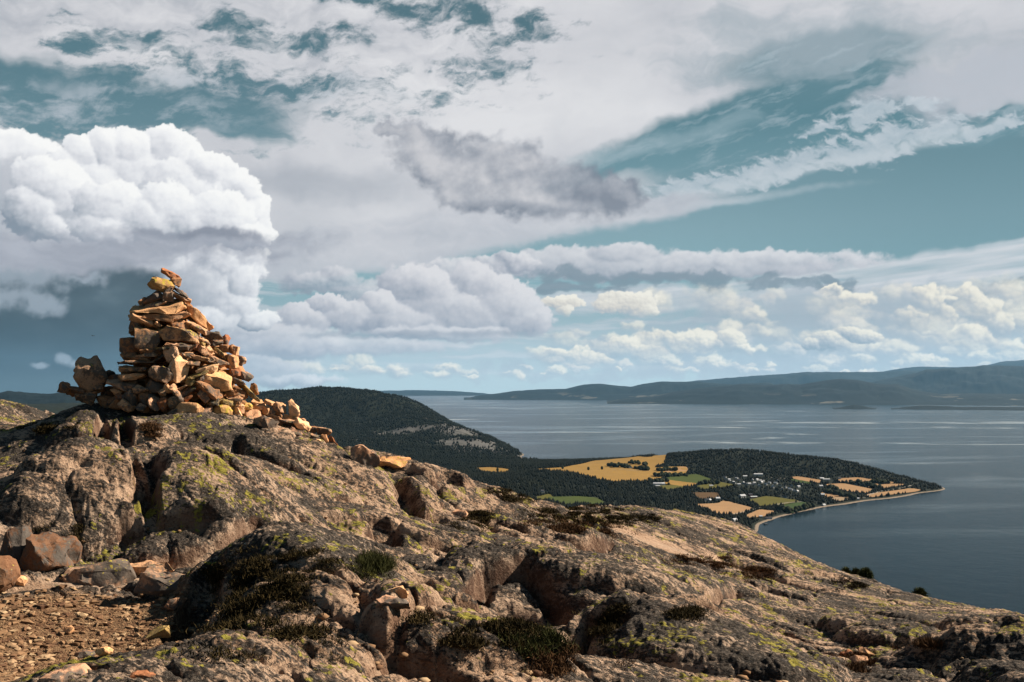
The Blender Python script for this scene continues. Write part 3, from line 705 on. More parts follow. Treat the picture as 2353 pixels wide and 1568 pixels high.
# ---------------------------------------------------------------- sea
def foliage_noise(p, s): return noise(p, s, 5, 0.6)
def build_sea():
    m, out = new_mat('sea_water')
    tc = E.nt.nodes.new('ShaderNodeTexCoord'); p = E(tc.outputs['Object'])
    km = VM('SCALE', p, 0.001)
    a = noise(mapping(km, (0, 0, 0), (0, 0, 0.25), (2.2, 0.75, 1)), 0.9, 6, 0.62, dist=0.8)
    b = noise(mapping(km, (3, 1, 0), (0, 0, -0.1), (3.0, 0.55, 1)), 1.6, 5, 0.6, dist=1.2)
    y = sep(km)[1]
    slick = ss(a * 0.75 + b * 0.25, 0.50, 0.64)
    streak = ss(M('ABSOLUTE', noise(mapping(km, (7, 2, 0), (0, 0, 0.12), (5.5, 1.6, 1)), 0.30, 3, 0.5, dist=1.2) - 0.5), 0.014, 0.003) * ss(y, 3.2, 5.5)
    streak = mx(streak, ss(M('ABSOLUTE', noise(mapping(km, (1, 8, 0), (0, 0, -0.3), (2.0, 0.8, 1)), 0.7, 5, 0.6, dist=2.0) - 0.52), 0.008, 0.001) * ss(y, 3.8, 4.6) * 0.4)
    streak = streak * ss(noise(km, 1.1, 4, 0.6), 0.46, 0.62)
    n1 = noise(mapping(p, (0, 0, 0), (0, 0, 0), (1, 1, 1)), 0.02, 5, 0.7)
    col = mix(slick * 0.4, (0.003, 0.009, 0.015), (0.020, 0.030, 0.034))  # slicks lightened in colour to imitate their stronger reflection
    col = mix(streak * 0.6, col, (0.30, 0.33, 0.34))  # pale reflection streaks painted into the water colour
    rough = lin(slick, 0.0, 1.0, 0.20, 0.10)
    nn = bump(n1, 0.35, 4.0)
    pr = principled(out, Base_Color=col, Roughness=rough, Normal=nn); pr.inputs['IOR'].default_value = 1.065; pr.inputs['Specular IOR Level'].default_value = 0.5
    az = np.linspace(-math.pi, math.pi, 361); rr = np.concatenate([[10.0], np.exp(np.linspace(math.log(400), math.log(70000), 160))])
    A, R = np.meshgrid(az, rr)
    V = np.stack([R * np.sin(A), R * np.cos(A), np.full(A.shape, SEA + EYE - EYE)], -1).reshape(-1, 3)
    me = mesh_np('sea', V, grid_faces(len(rr), len(az))[:, ::-1], (m,)); tag(put('sea', me), kind='structure')
SEA = EYE - 380.0
build_sea()

# ---------------------------------------------------------------- the shore country below the hill
def sp(X, Y, z):
    """photo point at height z above the sea -> world x, y, z(above sea)"""
    d = (380.0 - z) * F / (Y - YH)
    x, y, _ = wpt(X, Y, 1.0); k = d / math.hypot(x, y); k = d * 1.0
    r = ray(X, Y); t = (z - 380.0) / r[2]
    return r[0] * t, r[1] * t, z
COAST = [(1735, 1243), (1752, 1222), (1790, 1196), (1830, 1183), (1870, 1172), (1950, 1159), (2050, 1146), (2100, 1139), (2150, 1128), (2163, 1122)]
LAND = [sp(X, Y, 1.0) for X, Y in COAST] + [sp(X + 30, Y + 22, -14) for X, Y in COAST]
LAND += [sp(X, Y, -25) for X, Y in ((1900, 1260), (2200, 1200), (2300, 1130), (2250, 1095), (2180, 1088), (2350, 1300), (1850, 1400))]
LAND += [sp(*c) for c in ((1500, 1049, 72), (1600, 1040, 88), (1690, 1034, 112), (1750, 1040, 104), (1850, 1052, 92), (1920, 1057, 88), (2000, 1073, 70), (2080, 1094, 40), (2130, 1112, 14),
         (1350, 1080, 62), (1500, 1072, 60), (1450, 1100, 46), (1600, 1100, 36), (1300, 1100, 56), (1200, 1085, 55), (1120, 1078, 60), (1700, 1110, 30), (1850, 1100, 34),
         (2000, 1108, 18), (2080, 1125, 7), (1900, 1130, 12), (1800, 1155, 9), (1650, 1170, 12), (1600, 1140, 22), (1500, 1150, 32), (1350, 1155, 40), (1400, 1180, 32),
         (1300, 1130, 52), (1200, 1120, 66), (1100, 1100, 76), (1550, 1200, 20), (1700, 1215, 8), (1650, 1240, 14), (1500, 1250, 40), (1690, 1065, 72), (1850, 1078, 56),
         (1400, 1058, 38), (1300, 1064, 34), (1230, 1060, 22))]
def pd(X, Y, d):
    x, y, z = wpt(X, Y, d); return (x, y, z - SEA)
LAND += [pd(*c) for c in ((600, 914, 9000), (700, 905, 8900), (760, 900, 8800), (830, 899, 8500), (900, 908, 8200), (950, 924, 7900), (985, 950, 7500), (1000, 966, 7000), (1045, 978, 6700),
         (1100, 1000, 6250), (1150, 1028, 5850), (700, 960, 7400), (850, 962, 7300), (900, 1000, 6500), (850, 1040, 5400), (1000, 1045, 5400), (700, 1000, 6200), (1000, 1005, 6100), (1100, 1046, 5450),
         (850, 1085, 4300), (1000, 1095, 3900), (700, 1060, 4500), (1200, 1150, 2900), (1000, 1200, 2400), (1400, 1250, 2200))]
LAND += [sp(1188, 1049, 1.0), sp(1225, 1056, 0.5), sp(1260, 1060, 0.8), sp(1320, 1058, 0.5), sp(1420, 1054, 0.3)]
def polar(adeg, d, z): a = math.radians(adeg); return (d * math.sin(a), d * math.cos(a), z)
def azX(X): return math.degrees(math.atan((X - CX) / F))
LAND += [polar(azX(1300), 5700, -20), polar(azX(1420), 5750, -20), polar(azX(1220), 5900, -18), polar(azX(1190), 6300, -20), polar(azX(1140), 7000, -20), polar(azX(1090), 7800, -25), polar(azX(1030), 9000, -25),
         polar(azX(1550), 5500, -10), polar(azX(1700), 5300, -12), polar(azX(1850), 5000, -14), polar(azX(2000), 4700, -16), polar(azX(2100), 4350, -16),
         polar(azX(1000), 10500, -20), polar(azX(1300), 8000, -30), polar(azX(1700), 7000, -30), polar(azX(2100), 6000, -30)]
LAND += [polar(a, 75, 336) for a in (-42, -25, -8, 8, 25, 42)] + [polar(a, 220, 282) for a in (-42, -15, 10, 40)]
LAND += [polar(a, 1100, 120) for a in (-38, -20, 0)] + [polar(a, 500, 220) for a in (-38, -10, 12)] + [polar(25, 900, 40), polar(40, 900, 10), polar(38, 1500, -20), polar(40, 3000, -30), polar(28, 1600, -10),
         polar(-38, 3000, 160), polar(-38, 6000, 260), polar(-38, 9500, 240), polar(-20, 10800, 200), polar(-12, 10800, 150), polar(-22, 3500, 120), polar(14, 1500, 50), polar(5, 1800, 70), polar(20, 500, 165), polar(36, 450, 150)]
LAND = np.array(LAND)
_lw = tps_fit(LAND[:, :2] / 1000, LAND[:, 2], 0.02)
def land_z(x, y):
    """height above the sea"""
    x = np.asarray(x, float); y = np.asarray(y, float)
    z = tps_eval(_lw, LAND[:, :2] / 1000, x / 1000, y / 1000)
    far = sstep(y, 5200, 6500) * sstep(x, 600, -100)
    n = fbm(x / 420, y / 420, 5, 0.55, 201)
    up = sstep(z, 15, 60)
    return z + n * up * (7 + 16 * far) + up * far * 8 * fbm(x / 140, y / 140, 4, 0.6, 207, ridged=True)
def drop(X, Y, z0=20.0):
    """where the sight line through a photo point meets the shore country"""
    z = z0
    for _ in range(30):
        x, y, _z = sp(X, Y, z); z = 0.5 * z + 0.5 * min(360.0, float(land_z(np.array([x]), np.array([y]))[0]))
    x, y, _z = sp(X, Y, z)
    return x, y, float(land_z(np.array([x]), np.array([y]))[0])

def build_land():
    az = np.radians(np.linspace(-40, 41, 560)); rr = np.exp(np.linspace(math.log(60), math.log(10800), 560))
    A, R = np.meshgrid(az, rr)
    x = (R * np.sin(A)).ravel(); y = (R * np.cos(A)).ravel(); z = land_z(x, y)
    z = np.where(z < 0, z * 0.5 - 0.3, z)
    m, out = new_mat('shore_country')
    tc = E.nt.nodes.new('ShaderNodeTexCoord'); p = E(tc.outputs['Object'])
    geo = E.nt.nodes.new('ShaderNodeNewGeometry'); nz = sep(E(geo.outputs['Normal']))[2]
    n1 = noise(p, 0.012, 6, 0.65); n2 = noise(p, 0.06, 4, 0.7)
    c = mix(n2, (0.006, 0.009, 0.007), (0.014, 0.017, 0.010))  # ground colour kept near black to stand in for cloud shadow
    rk = E(attrn('crag').outputs['Fac'])
    c = mix(ss(rk + (n1 - 0.5) * 2.2 + (n2 - .5) * .9, 0.40, 0.80) * 0.85, c, mix(n2, (0.035, 0.034, 0.034), (0.15, 0.145, 0.14)))
    zz = sep(p)[2]
    c = mix(ss(zz + (n2 - .5) * 1.0, 1.5, 0.9), c, mix(n2, (0.22, 0.17, 0.13), (0.12, 0.095, 0.07)))
    principled(out, Base_Color=c, Roughness=0.95)
    V = np.stack([x, y, z + SEA], -1)
    me = mesh_np('shore_land', np.stack([x, y, z], -1), grid_faces(len(rr), len(az))[:, ::-1], (m,))
    G = V.reshape(len(rr), len(az), 3)
    N = np.cross(np.gradient(G, axis=1), np.gradient(G, axis=0)).reshape(-1, 3); N /= np.linalg.norm(N, axis=1)[:, None] + 1e-9
    crag = np.zeros(len(x))
    for (X, Y, d, rx, ry) in ((1080, 1025, 5800, 260, 340), (1120, 1040, 5600, 200, 200), (930, 990, 6500, 330, 160), (1000, 962, 7000, 90, 300), (1150, 1040, 5600, 180, 200), (1050, 990, 6400, 200, 300), (1100, 1010, 6000, 160, 300), (870, 1020, 6000, 260, 90)):
        e, _, _ = ell(x, y, X, Y, d, rx, ry); crag = np.maximum(crag, sstep(e, 1.4, 0.2))
    attr(me, 'crag', crag)
    o = put('shore_land', me, loc=(0, 0, SEA)); tag(o, kind='structure')
build_land()

# fields: outline in the photograph, colour
FIELD = {'gold': (0.22, 0.13, 0.034), 'straw': (0.25, 0.15, 0.075), 'green': (0.042, 0.056, 0.012), 'olive': (0.075, 0.068, 0.013), 'deep': (0.028, 0.048, 0.012), 'brown': (0.08, 0.046, 0.02), 'sand': (0.22, 0.16, 0.10)}
FIELDS = [
    ('gold', [(1092, 1076), (1130, 1075), (1172, 1080), (1160, 1089), (1105, 1085)]),
    ('gold', [(1215, 1080), (1300, 1075), (1350, 1064), (1420, 1057), (1500, 1058), (1540, 1053), (1530, 1062), (1500, 1076), (1575, 1073), (1580, 1080), (1575, 1090), (1540, 1094), (1500, 1106), (1400, 1108), (1330, 1090), (1290, 1084)]),
    ('straw', [(1520, 1078), (1578, 1073), (1582, 1084), (1530, 1088)]),
    ('green', [(1530, 1096), (1600, 1090), (1642, 1104), (1600, 1112), (1530, 1103)]),
    ('gold', [(1500, 1100), (1530, 1103), (1605, 1112), (1585, 1121), (1520, 1112)]),
    ('olive', [(1600, 1118), (1650, 1108), (1690, 1116), (1640, 1124), (1605, 1125)]),
    ('brown', [(1590, 1133), (1650, 1133), (1655, 1145), (1610, 1150)]),
    ('olive', [(1510, 1118), (1560, 1115), (1575, 1122), (1530, 1127)]),
    ('straw', [(1595, 1160), (1650, 1158), (1662, 1151), (1735, 1170), (1700, 1184), (1650, 1183)]),
    ('straw', [(1712, 1186), (1745, 1172), (1782, 1176), (1760, 1188), (1722, 1192)]),
    ('olive', [(1720, 1150), (1760, 1141), (1840, 1152), (1800, 1162), (1750, 1166)]),
    ('deep', [(1775, 1168), (1840, 1154), (1872, 1162), (1860, 1170), (1815, 1182)]),
    ('straw', [(1810, 1098), (1835, 1096), (1890, 1105), (1885, 1111), (1850, 1108)]),
    ('deep', [(1812, 1101), (1860, 1108), (1865, 1114), (1830, 1110)]),
    ('straw', [(1925, 1101), (1975, 1098), (2055, 1109), (2050, 1113), (1990, 1108), (1930, 1110)]),
    ('straw', [(1895, 1114), (1940, 1112), (2010, 1126), (1990, 1135), (1930, 1128)]),
    ('straw', [(1975, 1112), (2085, 1114), (2040, 1122), (2010, 1126)]),
    ('straw', [(1990, 1137), (2090, 1123), (2122, 1127), (2100, 1132), (2000, 1145)]),
    ('straw', [(1885, 1132), (1940, 1141), (1935, 1146), (1900, 1144)]),
    ('sand', [(1910, 1146), (1950, 1142), (1960, 1148), (1925, 1154)]),
    ('green', [(1255, 1143), (1330, 1142), (1370, 1145), (1395, 1160), (1290, 1160)]),
    ('olive', [(1225, 1145), (1262, 1136), (1280, 1150), (1240, 1152)]),
]
def build_fields():
    for k, (kind, pts) in enumerate(FIELDS):
        P = [drop(*q) for q in pts]
        bm = bmesh.new()
        # widen corners into a lightly rounded outline
        ring = []
        n = len(P)
        for i in range(n):
            a = np.array(P[i - 1][:2]); b = np.array(P[i][:2]); c = np.array(P[(i + 1) % n][:2])
            for t in (0.0, 0.5, 1.0):
                p0 = b + (a - b) * 0.16; p1 = b + (c - b) * 0.16
                q = (1 - t) ** 2 * p0 + 2 * t * (1 - t) * b + t * t * p1; ring.append(q)
        bm.faces.new([bm.verts.new((q[0], q[1], 0)) for q in ring])
        xs = [q[0] for q in ring]; ys = [q[1] for q in ring]; stp = 40.0
        for (lo, hi, ax) in ((min(xs), max(xs), 0), (min(ys), max(ys), 1)):
            v = lo + stp
            while v < hi:
                co = [0, 0, 0]; no = [0, 0, 0]; co[ax] = v; no[ax] = 1
                bmesh.ops.bisect_plane(bm, geom=bm.verts[:] + bm.edges[:] + bm.faces[:], plane_co=co, plane_no=no); v += stp
        bm.verts.ensure_lookup_table()
        X = np.array([v.co.x for v in bm.verts]); Y = np.array([v.co.y for v in bm.verts]); Z = land_z(X, Y) + 2.2
        for v, z in zip(bm.verts, Z): v.co.z = z
        bmesh.ops.recalc_face_normals(bm, faces=bm.faces)
        if sum(f.normal.z for f in bm.faces) < 0: bmesh.ops.reverse_faces(bm, faces=bm.faces)
        me = bpy.data.meshes.new('field'); bm.to_mesh(me); bm.free()
        key = 'field_' + kind
        m = bpy.data.materials.get(key)
        if not m:
            m, out = new_mat(key); tc = E.nt.nodes.new('ShaderNodeTexCoord'); p = E(tc.outputs['Object'])
            n_ = noise(p, 0.012, 4, 0.6); rows = noise(mapping(p, (0, 0, 0), (0, 0, 0.5), (1, 0.08, 1)), 0.02, 3, 0.6)
            c0 = FIELD[kind]
            principled(out, Base_Color=mix(n_ * 0.6 + rows * 0.4, tuple(v * 0.62 for v in c0), tuple(v * 1.25 for v in c0)), Roughness=0.95)
        me.materials.append(m)
        tag(put('field', me, loc=(0, 0, SEA)), kind='structure')

        FPOLY.append(np.array(ring))
FPOLY = []
build_fields()
def in_poly(x, y, P):
    r = np.zeros(x.shape, bool); n = len(P)
    for i in range(n):
        x0, y0 = P[i - 1]; x1, y1 = P[i]
        c = ((y0 > y) != (y1 > y)) & (x < (x1 - x0) * (y - y0) / (y1 - y0 + 1e-12) + x0)
        r ^= c
    return r

# ---------------------------------------------------------------- far shores
def far_hill(name, prof, d0, d1, Yb, bump_amp, col, ncol=340, patches=0.0, seed=0):
    """a hill range: crest given as photo points at distance dc, standing between d0 and d1"""
    xs = [p[0] for p in prof]
    azs = np.radians(np.linspace(azX(xs[0]), azX(xs[-1]), ncol)); X = CX + np.tan(azs) * F
    crest_d = d0 + (d1 - d0) * 0.45
    Yc = np.interp(X, xs, [p[1] for p in prof])
    h = np.array([max(2.0, 380.0 + (YH - yc) / F * crest_d) for yc in Yc])      # above the sea
    h = h * (1 + 0.0 * X)
    edge = np.clip(np.minimum(np.arange(ncol), np.arange(ncol)[::-1]) / 12.0, 0, 1)
    t = np.linspace(0, 1, 60)
    prof_t = np.where(t < 0.45, sstep(t, 0.0, 0.45) ** 0.8, sstep(t, 1.15, 0.45))
    T, A = np.meshgrid(t, azs, indexing='ij')
    D = d0 + (d1 - d0) * T
    H = prof_t[:, None] * h[None, :]
    x = D * np.sin(A); y = D * np.cos(A)
    n = fbm(x / (d0 * .06) + seed, y / (d0 * .06), 6, 0.55, 220 + seed)
    side = (1 - np.exp(-((T - 0.45) / 0.16) ** 2)) * np.minimum(1, edge)[None, :]
    H = H * edge[None, :] ** 0.5 * (1 + n * 0.4 * side) + bump_amp * fbm(x / (d0 * .012), y / (d0 * .012), 4, 0.6, 230 + seed) * np.minimum(1, H / 60)
    H = np.where(T < 0.03, -5, H) * (1 if d0 > 15000 else 1)
    V = np.stack([x, y, H + SEA], -1).reshape(-1, 3)
    m, out = new_mat(name + '_wood'); tc = E.nt.nodes.new('ShaderNodeTexCoord'); p = E(tc.outputs['Object'])
    q = noise(mapping(p, (seed * 100, 0, 0), (0, 0, 0), (1, 1, .3)), 26.0 / d0, 5, 0.6)
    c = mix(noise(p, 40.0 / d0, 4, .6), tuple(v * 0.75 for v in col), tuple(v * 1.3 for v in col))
    if patches > 0:
        zz = sep(p)[2]
        c = mix(ss(q, 0.64 - patches * .035, 0.67 - patches * .035) * ss(zz, SEA + 300.0, SEA + 60.0) * 0.8, c, (0.13, 0.12, 0.10))
    principled(out, Base_Color=c, Roughness=0.95)
    me = mesh_np(name, V, grid_faces(len(t), ncol), (m,)); tag(put(name, me), kind='structure')
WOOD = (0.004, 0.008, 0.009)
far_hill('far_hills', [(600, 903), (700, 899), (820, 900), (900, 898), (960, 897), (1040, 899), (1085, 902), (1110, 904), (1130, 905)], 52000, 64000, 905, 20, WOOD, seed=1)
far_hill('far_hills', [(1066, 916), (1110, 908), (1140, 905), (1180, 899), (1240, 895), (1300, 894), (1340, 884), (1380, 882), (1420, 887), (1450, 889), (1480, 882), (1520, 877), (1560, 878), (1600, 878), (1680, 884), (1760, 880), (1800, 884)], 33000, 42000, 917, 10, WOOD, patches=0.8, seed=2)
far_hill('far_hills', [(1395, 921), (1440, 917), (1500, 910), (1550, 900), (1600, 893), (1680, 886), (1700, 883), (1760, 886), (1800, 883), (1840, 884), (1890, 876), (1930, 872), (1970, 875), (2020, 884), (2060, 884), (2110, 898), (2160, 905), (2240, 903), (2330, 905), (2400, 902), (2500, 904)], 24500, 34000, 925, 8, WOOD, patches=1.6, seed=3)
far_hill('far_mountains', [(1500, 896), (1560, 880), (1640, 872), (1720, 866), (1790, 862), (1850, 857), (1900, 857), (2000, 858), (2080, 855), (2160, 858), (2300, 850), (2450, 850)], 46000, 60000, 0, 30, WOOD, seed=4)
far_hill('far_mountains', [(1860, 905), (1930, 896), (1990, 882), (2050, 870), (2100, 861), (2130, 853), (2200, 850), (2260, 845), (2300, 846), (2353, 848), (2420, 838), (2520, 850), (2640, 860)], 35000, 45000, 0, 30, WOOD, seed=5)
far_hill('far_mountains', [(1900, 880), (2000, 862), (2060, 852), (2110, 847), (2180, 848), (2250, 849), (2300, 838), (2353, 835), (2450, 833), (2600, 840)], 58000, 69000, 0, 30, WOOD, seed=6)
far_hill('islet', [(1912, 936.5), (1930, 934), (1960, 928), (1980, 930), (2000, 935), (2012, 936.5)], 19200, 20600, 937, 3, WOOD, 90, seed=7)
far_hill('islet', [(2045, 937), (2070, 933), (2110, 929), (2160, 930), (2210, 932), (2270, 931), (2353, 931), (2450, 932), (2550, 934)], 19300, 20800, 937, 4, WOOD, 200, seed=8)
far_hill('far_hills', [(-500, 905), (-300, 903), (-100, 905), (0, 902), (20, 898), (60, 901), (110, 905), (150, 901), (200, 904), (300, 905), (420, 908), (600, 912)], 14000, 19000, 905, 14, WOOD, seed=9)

# ---------------------------------------------------------------- air
def build_haze():
    bm = bmesh.new(); R = 71500.0; top = 2300.0; bot = SEA - 30
    vs = [bm.verts.new((x, y, z)) for z in (bot, top) for x, y in ((-R, -R), (R, -R), (R, R), (-R, R))]
    for f in ((3, 2, 1, 0), (4, 5, 6, 7), (0, 1, 5, 4), (1, 2, 6, 5), (2, 3, 7, 6), (3, 0, 4, 7)): bm.faces.new([vs[i] for i in f])
    me = bpy.data.meshes.new('haze'); bm.to_mesh(me); bm.free()
    m = bpy.data.materials.new('air'); m.use_nodes = True; nt = m.node_tree; nt.nodes.clear()
    out = nt.nodes.new('ShaderNodeOutputMaterial'); v = nt.nodes.new('ShaderNodeVolumePrincipled')
    v.inputs['Color'].default_value = (0.20, 0.42, 0.66, 1); v.inputs['Density'].default_value = HAZE; v.inputs['Anisotropy'].default_value = 0.2
    nt.links.new(v.outputs[0], out.inputs['Volume']); me.materials.append(m)
    tag(put('haze', me), kind='stuff')
HAZE = 0.75e-5
build_haze()

# ---------------------------------------------------------------- stones
def stone_mesh(w, h, dep, seed, kind='block', wedge=0.0, detail=2, taper=0.0):
    """an irregular broken stone: the hull of scattered points, its edges worn, its faces roughened"""
    rs = np.random.RandomState(seed)
    n = {'block': 15, 'slab': 16, 'round': 40}[kind]
    pw = {'block': 0.62, 'slab': 0.60, 'round': 0.95}[kind]
    P = rs.randn(n, 3); P /= np.linalg.norm(P, axis=1)[:, None]
    P = np.sign(P) * np.abs(P) ** pw
    P /= np.abs(P).max(0)
    P[:, 0] += wedge * P[:, 2] * 0.5
    if kind == 'slab': P[:, 2] *= (1 - 0.35 * rs.rand() * (P[:, 0] * (1 if rs.rand() < .5 else -1)))
    if taper: P[:, 0] *= np.where(P[:, 2] > 0, 1 - taper * P[:, 2] ** 1.2, 1 - 0.25 * taper * np.abs(P[:, 2])); P[:, 1] *= np.where(P[:, 2] > 0, 1 - 0.6 * taper * P[:, 2], 1)
    P[:, 0] *= w / 2; P[:, 1] *= dep / 2; P[:, 2] *= h / 2
    bm = bmesh.new()
    for p in P: bm.verts.new(p)
    r = bmesh.ops.convex_hull(bm, input=bm.verts)
    bmesh.ops.delete(bm, geom=[v for v in bm.verts if not v.link_faces], context='VERTS')
    bmesh.ops.dissolve_limit(bm, angle_limit=math.radians(14), verts=bm.verts[:], edges=bm.edges[:])
    off = min(w, h, dep) * (0.045 if kind != 'round' else 0.10)
    bmesh.ops.bevel(bm, geom=bm.edges[:], offset=off, segments=2, profile=0.6, affect='EDGES', clamp_overlap=True)
    bmesh.ops.triangulate(bm, faces=bm.faces[:])
    for _ in range(detail):
        lim = max(w, h, dep) * 0.12
        es = [e for e in bm.edges if e.calc_length() > lim]
        if es: bmesh.ops.subdivide_edges(bm, edges=es, cuts=1, use_grid_fill=False); bmesh.ops.triangulate(bm, faces=[f for f in bm.faces if len(f.verts) > 3])
    bmesh.ops.remove_doubles(bm, verts=bm.verts[:], dist=min(w, h, dep) * 0.01)
    co = np.array([v.co for v in bm.verts]); s = max(w, h, dep)
    if len(co):
        q = co / s + rs.rand(3) * 9
        bm.normal_update()
        N = np.array([v.normal for v in bm.verts])
        d = fbm(q[:, 0] * 5 + q[:, 2] * 3.1, q[:, 1] * 5 - q[:, 2] * 4.2, 4, 0.6, seed % 50) * 0.045 * s
        d -= np.maximum(0, fbm(q[:, 0] * 2.2 + q[:, 2] * 1.5, q[:, 1] * 2.2 + q[:, 2] * 2, 2, 0.5, seed % 37)) * 0.07 * s
        co = co + N * d[:, None]
        for v, c in zip(bm.verts, co): v.co = c
    bmesh.ops.recalc_face_normals(bm, faces=bm.faces)
    me = bpy.data.meshes.new('stone'); bm.to_mesh(me); bm.free()
    for p in me.polygons: p.use_smooth = True
    me.set_sharp_from_angle(angle=math.radians(38))
    return me

SM = {}
for key, tint, dk, yl in (('shaded_umber', (0.36, 0.29, 0.25), 0.9, 0.1), ('tan', (1.28, 1.12, 0.94), 0.72, 0.12), ('ochre', (1.42, 1.22, 0.94), 0.55, 0.08), ('pink', (1.2, 1.06, 0.96), 0.75, 0.05), ('rust', (0.78, 0.50, 0.36), 0.6, 0.0),  # first tint: reddish brown, darkened to imitate partial shade
                          ('brown', (0.78, 0.62, 0.48), 0.75, 0.1), ('pale', (1.75, 1.65, 1.45), 0.2, 0.15), ('grey', (0.9, 0.84, 0.80), 1.0, 0.3), ('lichen', (1.25, 1.05, 0.78), 0.72, 0.5),  # brown tint also paints shade onto stones of ordinary colour
                          ('yellow', (1.2, 1.1, 0.66), 0.3, 0.95), ('olive', (0.70, 0.74, 0.46), 0.6, 0.35)):
    SM[key] = rock_material('stone_' + key, False, tint, dk, yl)

